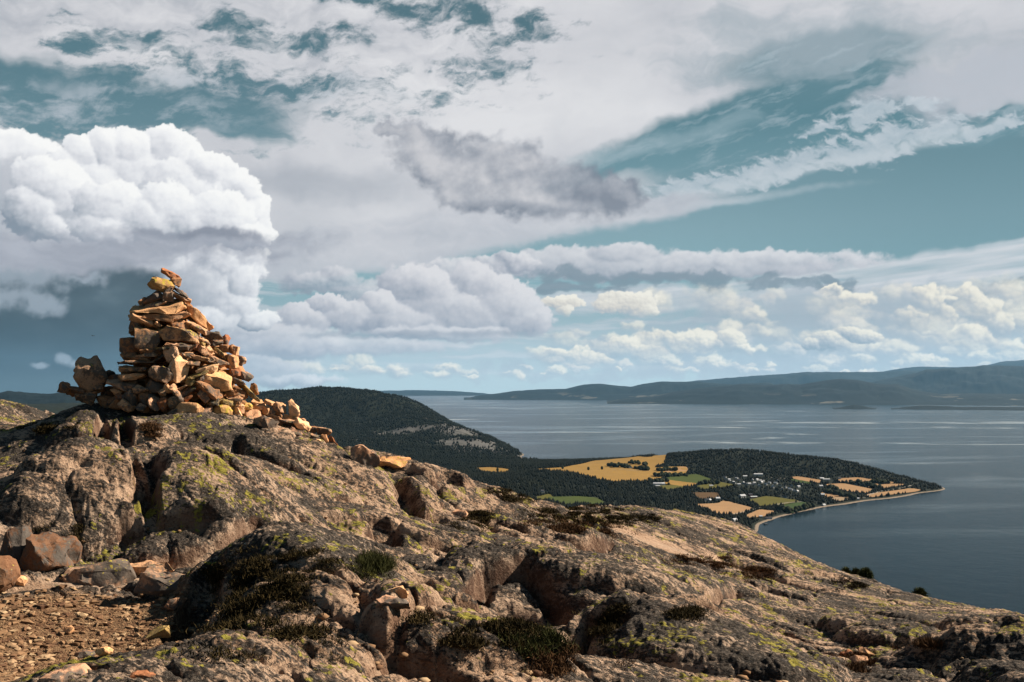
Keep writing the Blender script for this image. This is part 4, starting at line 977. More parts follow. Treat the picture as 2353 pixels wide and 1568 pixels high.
# (zoom, cx, cy, w, h, tilt (clockwise), shape, stone, label or None)
ST = [
 (1, 1720, 165, 270, 105, 26, 'slab', 'rust', 'reddish brown capstone tilted on the very top of the cairn'),
 (1, 1800, 268, 150, 120, 5, 'block', 'brown', 'small dark brown stone under the right end of the capstone'),
 (1, 1585, 310, 330, 190, 4, 'round', 'yellow', 'rounded stone with bright yellow lichen top just under the capstone'),
 (1, 1690, 400, 90, 120, 35, 'block', 'pink', 'small pinkish wedge under the yellow topped stone'),
 (1, 1850, 480, 330, 80, 27, 'slab', 'tan', 'long thin tan slab dipping right near the top of the cairn'),
 (1, 1880, 425, 210, 70, 33, 'slab', 'brown', 'thin brown slab lying on the long thin tan slab near the top'),
 (1, 1680, 490, 160, 150, 0, 'block', 'grey', 'speckled squarish stone beneath the yellow topped stone'),
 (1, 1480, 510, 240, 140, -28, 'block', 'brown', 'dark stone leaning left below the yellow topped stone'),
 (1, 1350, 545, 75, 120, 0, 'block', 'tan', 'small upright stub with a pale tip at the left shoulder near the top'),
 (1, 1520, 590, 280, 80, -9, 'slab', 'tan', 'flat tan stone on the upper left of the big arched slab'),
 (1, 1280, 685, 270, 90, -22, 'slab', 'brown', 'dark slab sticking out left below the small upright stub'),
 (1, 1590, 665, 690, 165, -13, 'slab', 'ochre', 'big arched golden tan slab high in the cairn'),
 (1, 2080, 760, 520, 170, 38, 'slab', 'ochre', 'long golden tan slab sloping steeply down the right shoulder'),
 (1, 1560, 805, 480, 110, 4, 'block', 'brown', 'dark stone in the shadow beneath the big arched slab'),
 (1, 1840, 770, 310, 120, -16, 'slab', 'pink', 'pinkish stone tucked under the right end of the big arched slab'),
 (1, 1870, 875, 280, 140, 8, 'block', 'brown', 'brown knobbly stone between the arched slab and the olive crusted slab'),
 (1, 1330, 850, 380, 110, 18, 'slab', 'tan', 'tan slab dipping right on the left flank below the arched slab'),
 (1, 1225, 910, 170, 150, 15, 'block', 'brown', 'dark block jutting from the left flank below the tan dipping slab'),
 (1, 1545, 885, 90, 65, 20, 'block', 'pale', None),
 (1, 2110, 935, 280, 90, 28, 'slab', 'tan', 'flat tan stone under the lower end of the right shoulder slab'),
 (1, 1350, 1105, 340, 320, 12, 'block', 'lichen', 'large blocky stone mottled with grey and yellow lichen on the left flank'),
 (1, 1120, 1180, 260, 250, 0, 'block', 'brown', 'dark rounded block left of the lichen mottled block'),
 (1, 1880, 1050, 540, 200, 12, 'slab', 'lichen', 'broad olive crusted slab in the middle of the upper cairn'),
 (1, 1640, 1245, 260, 55, 0, 'slab', 'olive', 'thin olive slab below the lichen mottled block'),
 (1, 1850, 1220, 340, 120, 4, 'block', 'brown', 'dark brown stone under the broad olive crusted slab'),
 (1, 1330, 1360, 320, 62, -14, 'slab', 'tan', 'thin tan slab tilted up to the right on the left flank'),
 (1, 1230, 1450, 420, 75, 3, 'slab', 'tan', 'long level tan slab on the left flank'),
 (1, 1150, 1390, 260, 170, 0, 'block', 'brown', None),
 (1, 1540, 1390, 200, 50, -35, 'slab', 'brown', None), (1, 1440, 1300, 300, 120, 0, 'block', 'brown', None),
 (1, 1760, 1320, 215, 250, -12, 'round', 'pale', 'pale rounded egg shaped stone above the tall pale upright stone'),
 (1, 2030, 1230, 170, 80, -32, 'slab', 'rust', None),
 (1, 2220, 1275, 270, 90, 30, 'slab', 'pink', 'pale pink slab dipping right beside the olive crusted slab'),
 (1, 2320, 1280, 150, 100, 35, 'block', 'pale', 'whitish wedge lying on the pale pink dipping slab'),
 (1, 1950, 1345, 190, 90, 0, 'slab', 'ochre', None), (1, 2075, 1365, 160, 70, 25, 'slab', 'pink', None),
 (1, 2260, 1400, 280, 80, 12, 'slab', 'tan', None),
 (2, 515, 435, 480, 450, 22, 'round', 'grey', 'large dark pointed boulder standing at the left foot of the cairn'),
 (2, 150, 640, 150, 130, 10, 'block', 'brown', 'small lumpy brown stone at the far left end of the cairn'),
 (2, 260, 720, 300, 150, 10, 'block', 'brown', 'dark stone under the large pointed boulder'),
 (2, 650, 650, 160, 65, -8, 'slab', 'ochre', None),
 (2, 490, 765, 270, 180, 22, 'block', 'tan', 'tan block with a split face below the large pointed boulder'),
 (2, 660, 715, 140, 55, -10, 'slab', 'brown', None), (2, 830, 440, 130, 80, 0, 'round', 'brown', None),
 (2, 880, 505, 220, 75, -25, 'slab', 'rust', 'rusty slab end leaning on the large pointed boulder'),
 (2, 1160, 485, 360, 105, -7, 'slab', 'tan', 'flat tan slab across the left foot of the cairn'),
 (2, 1020, 595, 360, 115, 12, 'slab', 'pink', 'smooth pinkish brown slab below the flat tan slab at the left foot'),
 (2, 1290, 655, 200, 115, -18, 'block', 'tan', None), (2, 1170, 360, 340, 90, 0, 'slab', 'lichen', None), (2, 1330, 365, 70, 45, 0, 'block', 'tan', None),
 (2, 925, 705, 160, 85, 10, 'block', 'tan', None), (2, 1010, 775, 140, 65, 0, 'slab', 'rust', None),
 (2, 1150, 790, 190, 145, 35, 'block', 'tan', 'knobbly golden stone low on the left side of the cairn'),
 (2, 880, 840, 190, 95, -20, 'slab', 'brown', None), (2, 1085, 895, 190, 140, 28, 'block', 'tan', 'tan block with a smooth face in the bottom row at left'),
 (2, 950, 900, 190, 140, 0, 'block', 'brown', None), (2, 1290, 935, 100, 120, 40, 'block', 'pink', None),
 (2, 1460, 905, 190, 215, -4, 'block', 'pink', 'upright pinkish grey stone in the bottom row of the cairn'),
 (2, 1625, 885, 135, 160, -28, 'block', 'rust', 'rusty wedge in the bottom row right of the upright pinkish stone'),
 (2, 1605, 725, 110, 95, -20, 'block', 'tan', None), (2, 1700, 650, 130, 115, -10, 'block', 'tan', None),
 (2, 1840, 755, 290, 105, 48, 'slab', 'tan', 'long tan stone dipping steeply right in the lower middle'),
 (2, 1795, 865, 210, 170, 0, 'round', 'lichen', 'speckled mossy stone in the bottom row above the broad tan stone'),
 (2, 1620, 440, 330, 240, 12, 'block', 'grey', 'purplish speckled block left of the tall pale upright stone'),
 (2, 1840, 400, 230, 380, 20, 'slab', 'pale', 'tall pale upright stone with a green lichen foot in the middle of the cairn'),
 (2, 2060, 275, 240, 75, 10, 'slab', 'tan', None), (2, 2180, 215, 240, 75, 15, 'slab', 'tan', None),
 (2, 2090, 470, 360, 65, -30, 'slab', 'olive', 'thin olive tan stone slanting up to the right beside the pale upright stone'),
 (2, 2030, 570, 130, 120, 30, 'block', 'olive', None), (2, 1890, 645, 140, 45, -30, 'slab', 'tan', None),
 (2, 1980, 695, 240, 55, -33, 'slab', 'grey', 'thin grey slab slanting up right above the bottom row'),
 (2, 1980, 795, 130, 60, -35, 'slab', 'rust', None), (2, 1760, 985, 160, 105, 0, 'block', 'tan', 'small tan block left of the broad tan stone at the cairn foot'),
 (2, 2005, 965, 350, 200, 2, 'block', 'ochre', 'broad smooth tan stone at the foot of the cairn'),
 (2, 2255, 1025, 200, 150, -12, 'block', 'pink', 'pinkish brown block right of the broad smooth tan stone'),
 (2, 1500, 640, 230, 200, 0, 'block', 'brown', None), (2, 1370, 800, 210, 200, 0, 'block', 'brown', None), (2, 1250, 250, 330, 160, 0, 'block', 'brown', None),
 (2, 760, 880, 200, 200, 0, 'block', 'brown', None), (2, 780, 700, 170, 140, 0, 'block', 'brown', None), (2, 1180, 700, 200, 130, 0, 'block', 'brown', None),
 (3, 350, 265, 330, 110, 12, 'slab', 'tan', 'tan slab on the right flank below the shoulder slab'),
 (3, 570, 335, 140, 130, 40, 'block', 'rust', 'reddish brown block at the right edge under the tan flank slab'),
 (3, 245, 350, 170, 60, 20, 'slab', 'ochre', None), (3, 215, 392, 95, 45, 10, 'slab', 'olive', None), (3, 440, 385, 190, 85, 0, 'block', 'brown', None), (3, 360, 320, 160, 60, 20, 'slab', 'brown', None),
 (3, 490, 520, 200, 55, 40, 'slab', 'olive', None), (3, 560, 470, 160, 110, 0, 'block', 'brown', None),
 (3, 690, 490, 170, 150, 12, 'block', 'tan', 'square tan block on the right edge of the cairn'),
 (3, 690, 665, 120, 200, -4, 'block', 'ochre', 'upright golden wedge below the square tan block on the right edge'),
 (3, 785, 640, 150, 130, 22, 'block', 'tan', 'tan stone with a dark underside sticking out on the right edge'),
 (3, 430, 650, 320, 110, 22, 'slab', 'tan', 'tan slab dipping right above the big ochre slab'),
 (3, 600, 620, 130, 130, 0, 'block', 'brown', None),
 (3, 320, 765, 310, 120, -26, 'slab', 'pale', 'pale grey stone slanting above the big ochre slab'),
 (3, 480, 925, 430, 290, 10, 'slab', 'ochre', 'big smooth ochre slab leaning on the right front of the cairn'),
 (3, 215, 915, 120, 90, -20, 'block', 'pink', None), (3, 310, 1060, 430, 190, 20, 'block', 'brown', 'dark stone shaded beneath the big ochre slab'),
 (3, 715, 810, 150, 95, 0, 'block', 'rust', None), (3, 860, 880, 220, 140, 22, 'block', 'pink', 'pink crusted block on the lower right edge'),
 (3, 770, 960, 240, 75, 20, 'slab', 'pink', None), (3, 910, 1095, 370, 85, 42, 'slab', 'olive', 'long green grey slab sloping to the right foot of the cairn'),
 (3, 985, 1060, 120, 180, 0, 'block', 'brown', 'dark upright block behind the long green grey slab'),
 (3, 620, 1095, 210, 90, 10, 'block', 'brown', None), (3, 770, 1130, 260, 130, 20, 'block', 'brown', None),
 (3, 675, 1205, 270, 110, 10, 'block', 'tan', 'tan block above the green grey stone at the right foot'),
 (3, 590, 1265, 210, 110, 10, 'round', 'olive', 'rounded green grey stone above the yellow rounded stone'),
 (3, 400, 1235, 160, 115, 0, 'block', 'olive', None), (3, 245, 1165, 110, 170, -40, 'block', 'tan', 'tan wedge in the shadow below the big ochre slab'),
 (3, 535, 1385, 240, 190, 0, 'round', 'yellow', 'yellow rounded stone at the right foot of the cairn'),
 (3, 715, 1440, 190, 330, -24, 'slab', 'pale', 'whitish pointed stone with yellow streaks beside the yellow rounded stone'),
 (3, 800, 1350, 110, 125, 0, 'block', 'pale', None), (3, 890, 1315, 150, 95, 0, 'round', 'yellow', 'small yellow lichened stone above the whitish pointed stone'),
 (3, 1060, 1242, 190, 75, 0, 'slab', 'ochre', 'flat golden stone at the top of the rubble trail'), (3, 1215, 1262, 160, 80, 30, 'slab', 'tan', None), (3, 1080, 1325, 180, 110, -10, 'block', 'pale', None),
 (3, 1170, 1375, 130, 125, 30, 'block', 'tan', None), (3, 1380, 1335, 185, 145, 18, 'block', 'tan', 'squarish tan block left of the white standing stone'),
 (3, 1575, 1352, 185, 300, -10, 'slab', 'pale', 'white pointed slab standing upright on the rubble trail'),
 (3, 1360, 1445, 140, 85, 10, 'block', 'brown', None), (3, 1490, 1462, 130, 85, 0, 'block', 'ochre', None), (3, 1250, 1402, 90, 85, 0, 'block', 'tan', None),
 (4, 930, 690, 290, 240, 20, 'block', 'pink', 'broad rough pinkish rock at the start of the rubble trail'), (4, 1180, 775, 340, 175, 22, 'block', 'tan', 'broad cracked tan rock on the rubble trail'),
 (4, 1120, 645, 160, 45, 32, 'slab', 'pale', None), (4, 1300, 690, 250, 80, 34, 'slab', 'tan', None), (4, 1390, 775, 190, 120, 35, 'block', 'brown', None),
 (4, 1510, 765, 260, 115, 28, 'slab', 'tan', None), (4, 1690, 805, 250, 155, 25, 'block', 'pale', 'pale angular block in the middle of the rubble trail'), (4, 1750, 742, 140, 55, 25, 'slab', 'tan', None),
 (4, 1600, 700, 130, 60, 20, 'slab', 'ochre', None),
 (4, 2000, 892, 250, 100, 9, 'block', 'tan', 'brick shaped tan block near the lower end of the rubble trail'), (4, 1850, 875, 110, 110, 0, 'block', 'brown', None),
 (4, 1890, 972, 160, 65, 12, 'slab', 'tan', None), (4, 1935, 1035, 80, 45, 0, 'block', 'pale', None), (4, 2020, 1005, 130, 120, 0, 'block', 'brown', None),
 (4, 2150, 1070, 230, 105, 52, 'slab', 'rust', 'rusty slab dipping down at the lower end of the rubble trail'), (4, 1600, 915, 190, 95, 30, 'block', 'pink', None), (4, 1730, 940, 130, 65, 40, 'slab', 'tan', None),
 (4, 1390, 880, 110, 60, 0, 'block', 'tan', None), (4, 1290, 880, 150, 60, 10, 'block', 'pink', None),
]
ZO = {1: (200, 990), 2: (200, 1290), 3: (700, 1190), 4: (700, 1390)}
OUT = [(620, 385, 16), (660, 382, 42), (700, 380, 55), (730, 382, 82), (770, 384, 105), (800, 410, 135), (850, 418, 158), (900, 412, 180), (960, 410, 200)]

GV, GA, GR = GROUND
_gz = GV[:, 2].reshape(GA.shape); _gaz = GA[0]; _grr = GR[:, 0]
def ground_at(x, y):
    a = math.atan2(x, y); r = math.hypot(x, y)
    i = min(len(_gaz) - 2, max(0, int(np.searchsorted(_gaz, a)) - 1)); j = min(len(_grr) - 2, max(0, int(np.searchsorted(_grr, r)) - 1))
    u = (a - _gaz[i]) / (_gaz[i + 1] - _gaz[i]); v = (r - _grr[j]) / (_grr[j + 1] - _grr[j])
    return (_gz[j, i] * (1 - u) + _gz[j, i + 1] * u) * (1 - v) + (_gz[j + 1, i] * (1 - u) + _gz[j + 1, i + 1] * u) * v
def ground_hit(X, Y, d0=3.8, d1=26.0, step=0.03):
    d = d0
    while d < d1:
        x, y, z = wpt(X, Y, d)
        if z <= ground_at(x, y): return d
        d += step
    return None

def build_cairn():
    rs = np.random.RandomState(4)
    recs = []
    for k, (zo, cx, cy, w, h, rot, shape, kind, label) in enumerate(ST):
        ox, oy = ZO[zo]; X = (ox + cx / 3.92) / 1.632; Y = (oy + cy / 3.92) / 1.632
        W = w / 3.92 / 1.632; H = h / 3.92 / 1.632
        if X < 610 and not (zo == 2 and cx < 760):
            ys = [o[0] for o in OUT]; xc = np.interp(Y, ys, [o[1] for o in OUT]); hw = np.interp(Y, ys, [o[2] for o in OUT])
            t = max(0.0, hw ** 2 - (X - xc) ** 2) ** 0.5
            d = 12.55 - 0.00524 * t * 0.72
            if kind == 'brown' and label is None: d += 0.10
        else:
            d = 12.3 if X < 300 else 12.35
            hit = ground_hit(X, Y + H * 0.40)
            if hit: d = min(max(hit + 0.02, 11.4), 13.2)
            if label and 'standing upright' in label: d += 0.0
        s = d / F * 1.12 / math.cos(math.atan((X - CX) / F))
        w_, h_ = W * s, H * s
        if shape == 'slab': h_ *= 0.9
        dep = {'slab': max(w_, h_) * 0.75, 'block': (w_ + h_) * 0.5 * 1.0, 'round': (w_ + h_) * 0.5 * 0.95}[shape]
        if label and ('upright' in label or 'pointed' in label) and shape == 'slab': dep = w_ * 0.8
        me = stone_mesh(w_, h_, dep, 100 + k * 7, shape, detail=2 if W > 14 else 1, taper=0.5 if label and 'pointed boulder standing' in label else (0.6 if label and 'pointed' in label and shape == 'slab' else 0.0))
        me.materials.append(SM[kind])
        o = put('cairn_stone', me)
        p = wpt(X, Y, d + dep * 0.25)
        az = math.atan2(p[0], p[1])
        yaw = (rs.rand() - 0.5) * 0.7; pitch = (rs.rand() - 0.2) * 0.45
        o.location = p
        o.matrix_world = Matrix.Translation(p) @ Matrix.Rotation(-az, 4, 'Z') @ Matrix.Rotation(math.radians(rot), 4, 'Y') @ Matrix.Rotation(yaw, 4, 'Z') @ Matrix.Rotation(pitch, 4, 'X')
        recs.append([o, X, Y, W, H, kind, shape, label])
    # the stones between: named after the marked stone they lie against
    col = {'tan': 'tan', 'ochre': 'golden tan', 'pink': 'pinkish', 'rust': 'rusty', 'brown': 'dark brown', 'pale': 'pale', 'grey': 'grey', 'lichen': 'lichened', 'yellow': 'yellow', 'olive': 'olive'}
    named = [r for r in recs if r[7]]
    seen = {}
    for r in recs:
        if r[7]: seen[r[7]] = 1
    for r in recs:
        if not r[7]:
            cands = sorted(named, key=lambda q: math.hypot(q[1] - r[1], q[2] - r[2]))
            size = 'small ' if max(r[3], r[4]) < 24 else ''
            for q in cands[:12]:
                dx = r[1] - q[1]; dy = r[2] - q[2]
                rel = ('right of' if dx > 0 else 'left of') if abs(dx) > abs(dy) else ('below' if dy > 0 else 'above')
                qn = SHORT.get(q[7])
                if not qn: continue
                lab = '%s%s %s %s the %s' % (size, col[r[5]], {'slab': 'flat stone', 'block': 'stone', 'round': 'rounded stone'}[r[6]], rel, qn)
                if lab not in seen: break
            seen[lab] = 1; r[7] = lab
        tag(r[0], r[7], 'stone', 'stones of the cairn and its rubble trail')
    return recs
SHORT = {}
for _s in ST:
    if _s[8]:
        t = _s[8]
        for cut in (' just under', ' under the', ' on the very', ' near the', ' beneath', ' leaning left', ' sticking out', ' high in', ' sloping', ' tucked', ' between', ' dipping right on', ' jutting', ' in the', ' left of', ' right of',
                    ' tilted up', ' on the', ' above', ' beside', ' standing at', ' at the', ' with a', ' across', ' below', ' low on', ' slanting', ' leaning on', ' behind', ' lying on', ' dipping steeply', ' standing upright', ' dipping down', ' with yellow'):
            if cut in t: t = t.split(cut)[0]
        SHORT[_s[8]] = t
_cnt = {}
for _k, _v in SHORT.items(): _cnt[_v] = _cnt.get(_v, 0) + 1
SHORT = {k: v for k, v in SHORT.items() if _cnt[v] == 1 and len(v.split()) >= 3}
CAIRN = build_cairn()

def build_core():
    """the packed stones inside and on the far side of the pile"""
    rs = np.random.RandomState(9); me_all = bmesh.new()
    base = [stone_mesh(1, .5, .8, 900 + i, 'block', detail=0) for i in range(6)]
    for i in range(620):
        Y = 690 + 285 * rs.rand() ** 0.7
        ys = [o[0] for o in OUT]; xc = np.interp(Y, ys, [o[1] for o in OUT]); hw = np.interp(Y, ys, [o[2] for o in OUT]) * 0.86 - 9
        a = rs.rand() * 2 * math.pi; q = rs.rand() ** 0.5
        X = xc + hw * q * math.cos(a); d = 12.74 + 0.00524 * hw * q * math.sin(a) * 0.74
        p = wpt(X, Y, d)
        s = (0.12 + 0.14 * rs.rand())
        M4 = Matrix.Translation(p) @ Matrix.Rotation(rs.rand() * 6, 4, 'Z') @ Matrix.Rotation((rs.rand() - .5) * .8, 4, 'X') @ Matrix.Scale(s, 4)
        n0 = len(me_all.verts); me_all.from_mesh(base[i % 6]); me_all.verts.ensure_lookup_table()
        for v in me_all.verts[n0:]: v.co = M4 @ v.co
    me = bpy.data.meshes.new('cairn_fill'); me_all.to_mesh(me); me_all.free(); me.materials.append(SM['brown'])  # darker tint stands in for the shade between the stones
    for b in base: bpy.data.meshes.remove(b)
    o = put('cairn_fill', me); tag(o, 'small stones packed in the gaps of the cairn, coloured dark as shade', 'rubble', kind='stuff')
build_core()

# ---------------------------------------------------------------- woods on the shore country
def plain_mat(name, c0, c1, scale=3.0, rough=0.95, attrname=None):
    m, out = new_mat(name)
    if attrname: f = E(attrn(attrname).outputs['Fac'])
    else:
        tc = E.nt.nodes.new('ShaderNodeTexCoord'); f = noise(E(tc.outputs['Object']), scale, 4, 0.6)
    principled(out, Base_Color=mix(f, c0, c1), Roughness=rough)
    return m
def scatter_mesh(name, protoV, protoF, pos, sx, sy, sz, rot, tone, mat, smooth=False):
    """many copies of a small shape, baked into one mesh"""
    n = len(pos); c, s = np.cos(rot)[:, None], np.sin(rot)[:, None]
    px = protoV[None, :, 0] * sx[:, None]; py = protoV[None, :, 1] * sy[:, None]; pz = protoV[None, :, 2] * sz[:, None]
    V = np.stack([pos[:, :1] + px * c - py * s, pos[:, 1:2] + px * s + py * c, pos[:, 2:3] + pz], -1).reshape(-1, 3)
    k = len(protoV); Fc = (protoF[None] + (np.arange(n) * k)[:, None, None]).reshape(-1, protoF.shape[1])
    me = mesh_np(name, V, Fc, (mat,), smooth)
    attr(me, 'tone', np.repeat(tone, k))
    return me
def spruce_proto():
    V = [(0, 0, 1.0)]; Fc = []
    for (r, z, tw) in ((0.5, 0.30, 0.0), (0.42, 0.10, 0.5)):
        for k in range(6): a = (k + tw) / 6 * 2 * math.pi; V.append((r * math.cos(a), r * math.sin(a), z + 0.06 * math.cos(a * 3)))
    for k in range(6):
        Fc.append((0, 1 + k, 1 + (k + 1) % 6)); Fc.append((1 + k, 7 + k, 1 + (k + 1) % 6)); Fc.append((1 + (k + 1) % 6, 7 + k, 7 + (k + 1) % 6))
    return np.array(V), np.array(Fc)
def near_polys(x, y):
    r = np.zeros(x.shape, bool)
    for P in FPOLY: r |= in_poly(x, y, P)
    return r
WOODMAT = plain_mat('spruce_needles', (0.0035, 0.0055, 0.0045), (0.010, 0.0125, 0.0075), attrname='tone')  # needle colour darkened in place of a cloud shadow over the woods
FARMS = []
def build_woods():
    rs = np.random.RandomState(21)
    PV, PF = spruce_proto()
    def batch(n, a0, a1, r0, r1, hmin, hmax, name, label, clear):
        a = np.radians(a0 + (a1 - a0) * rs.rand(n)); r = np.sqrt(r0 ** 2 + (r1 ** 2 - r0 ** 2) * rs.rand(n))
        x = r * np.sin(a); y = r * np.cos(a)
        z = land_z(x, y)
        keep = (z > 2.2) & ~near_polys(x, y)
        dens = fbm(x / 160, y / 160, 3, 0.6, 301)
        keep &= (rs.rand(n) < clear(x, y, z, dens))
        for (fx, fy, fr) in FARMS: keep &= ((x - fx) ** 2 + (y - fy) ** 2 > fr * fr)
        x, y, z = x[keep], y[keep], z[keep]; n = len(x)
        h = (hmin + (hmax - hmin) * rs.rand(n)) * (1 + 0.25 * fbm(x / 70, y / 70, 2, .5, 305)); w = h * (0.42 + 0.3 * rs.rand(n))
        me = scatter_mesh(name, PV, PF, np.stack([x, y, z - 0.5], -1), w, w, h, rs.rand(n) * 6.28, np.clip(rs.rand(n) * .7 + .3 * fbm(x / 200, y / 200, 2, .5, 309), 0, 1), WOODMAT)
        tag(put(name, me, loc=(0, 0, SEA)), label, 'wood', kind='stuff')
    def village(x, y):
        m = 1.0
        for (X, Y, rx, ry) in ((1740, 1117, 230, 330), (1830, 1125, 190, 300)):
            cx, cy, _ = sp(X, Y, 25); m = np.minimum(m, np.hypot((x - cx) / rx, (y - cy) / ry))
        return m
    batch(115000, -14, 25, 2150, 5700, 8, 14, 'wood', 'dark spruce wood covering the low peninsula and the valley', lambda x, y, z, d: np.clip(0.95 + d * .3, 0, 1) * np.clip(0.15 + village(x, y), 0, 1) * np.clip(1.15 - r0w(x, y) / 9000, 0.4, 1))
    def cr(x, y, z, d):
        e = 1.0
        for (X, Y, dd, rx, ry) in ((1080, 1025, 5800, 240, 320), (930, 990, 6500, 330, 160), (1150, 1040, 5600, 160, 180), (1060, 995, 6300, 180, 260)):
            q, _, _ = ell(x, y, X, Y, dd, rx, ry); e = np.minimum(e, q)
        return np.clip(-0.1 + 0.8 * e + d * .5, 0, 1)
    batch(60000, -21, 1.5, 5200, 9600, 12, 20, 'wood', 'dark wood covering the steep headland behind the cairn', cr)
def r0w(x, y): return np.hypot(x, y)

# ---------------------------------------------------------------- houses
WALLM = {'white': plain_mat('white_boards', (0.24, 0.24, 0.24), (0.36, 0.36, 0.35)), 'red': plain_mat('red_boards', (0.16, 0.03, 0.02), (0.22, 0.05, 0.03)), 'grey': plain_mat('grey_boards', (0.30, 0.30, 0.31), (0.42, 0.42, 0.43)), 'yellow': plain_mat('yellow_boards', (0.55, 0.42, 0.2), (0.62, 0.5, 0.28))}
ROOFM = {'dark': plain_mat('dark_tiles', (0.03, 0.03, 0.035), (0.06, 0.06, 0.065)), 'light': plain_mat('light_sheet_roof', (0.30, 0.31, 0.33), (0.42, 0.42, 0.44)), 'red': plain_mat('red_tiles', (0.16, 0.06, 0.04), (0.22, 0.09, 0.06))}
def house(X, Y, L, Wd, Hh, wall, roof, rot, label, cat='house', group=None, name='house'):
    x, y, z = drop(X, Y)
    e = bpy.data.objects.new(name, None); COL.objects.link(e); e.location = (x, y, z + SEA); e.rotation_euler = (0, 0, rot)
    tag(e, label, cat, group)
    bm = bmesh.new()
    h = Hh * 0.6; r = Hh
    vs = [bm.verts.new(p) for p in ((-L/2, -Wd/2, -2), (L/2, -Wd/2, -2), (L/2, Wd/2, -2), (-L/2, Wd/2, -2), (-L/2, -Wd/2, h), (L/2, -Wd/2, h), (L/2, Wd/2, h), (-L/2, Wd/2, h), (-L/2, 0, r), (L/2, 0, r))]
    for f in ((0, 1, 5, 4), (2, 3, 7, 6), (1, 2, 6, 9, 5), (3, 0, 4, 8, 7)): bm.faces.new([vs[i] for i in f])
    me = bpy.data.meshes.new('wall'); bm.to_mesh(me); bm.free(); me.materials.append(WALLM[wall]); put('wall', me, e)
    bm = bmesh.new(); o = 0.5; t = 0.35; sl = (r - h) / (Wd / 2)
    for sgn in (-1, 1):
        lo = h - o * sl; pts = [(-L/2 - o, sgn * (Wd/2 + o), lo + .1), (L/2 + o, sgn * (Wd/2 + o), lo + .1), (L/2 + o, 0, r + .1), (-L/2 - o, 0, r + .1)]
        a = [bm.verts.new(p) for p in pts]; b = [bm.verts.new((p[0], p[1], p[2] + t)) for p in pts]
        bm.faces.new(b); bm.faces.new(a[::-1])
        for i in range(4): bm.faces.new((a[i], a[(i + 1) % 4], b[(i + 1) % 4], b[i]))
    bmesh.ops.recalc_face_normals(bm, faces=bm.faces)
    me = bpy.data.meshes.new('roof'); bm.to_mesh(me); bm.free(); me.materials.append(ROOFM[roof]); put('roof', me, e)
    # dark window openings on both long sides
    for sgn in (-1, 1):
        k = max(2, int(L / 4))
        for i in range(k):
            cx = -L/2 + (i + .5) * L / k; yy = sgn * (Wd/2 + 0.06)
            bm = bmesh.new(); vv = [bm.verts.new(p) for p in ((cx - .6, yy, 1.0), (cx + .6, yy, 1.0), (cx + .6, yy, 2.3), (cx - .6, yy, 2.3))]; bm.faces.new(vv if sgn < 0 else vv[::-1])
            me = bpy.data.meshes.new('window'); bm.to_mesh(me); bm.free(); me.materials.append(GLASSM)
            if L < 22: put('window', me, e)
    FARMS.append((x, y, max(L, Wd) * 0.8 + 6))
    # keep the sight line to the house free of trees
    d = math.hypot(x, y)
    for q in (14, 28): FARMS.append((x * (1 - q / d), y * (1 - q / d), L * 0.5 + 5))
GLASSM = plain_mat('window_glass', (0.02, 0.025, 0.03), (0.03, 0.035, 0.04), rough=0.2)
def zA(x, y): return ((1700 + x / 2.353) / 1.632, (1640 + y / 2.353) / 1.632)
def zB(x, y): return ((2550 + x / 2.353) / 1.632, (1650 + y / 2.353) / 1.632)
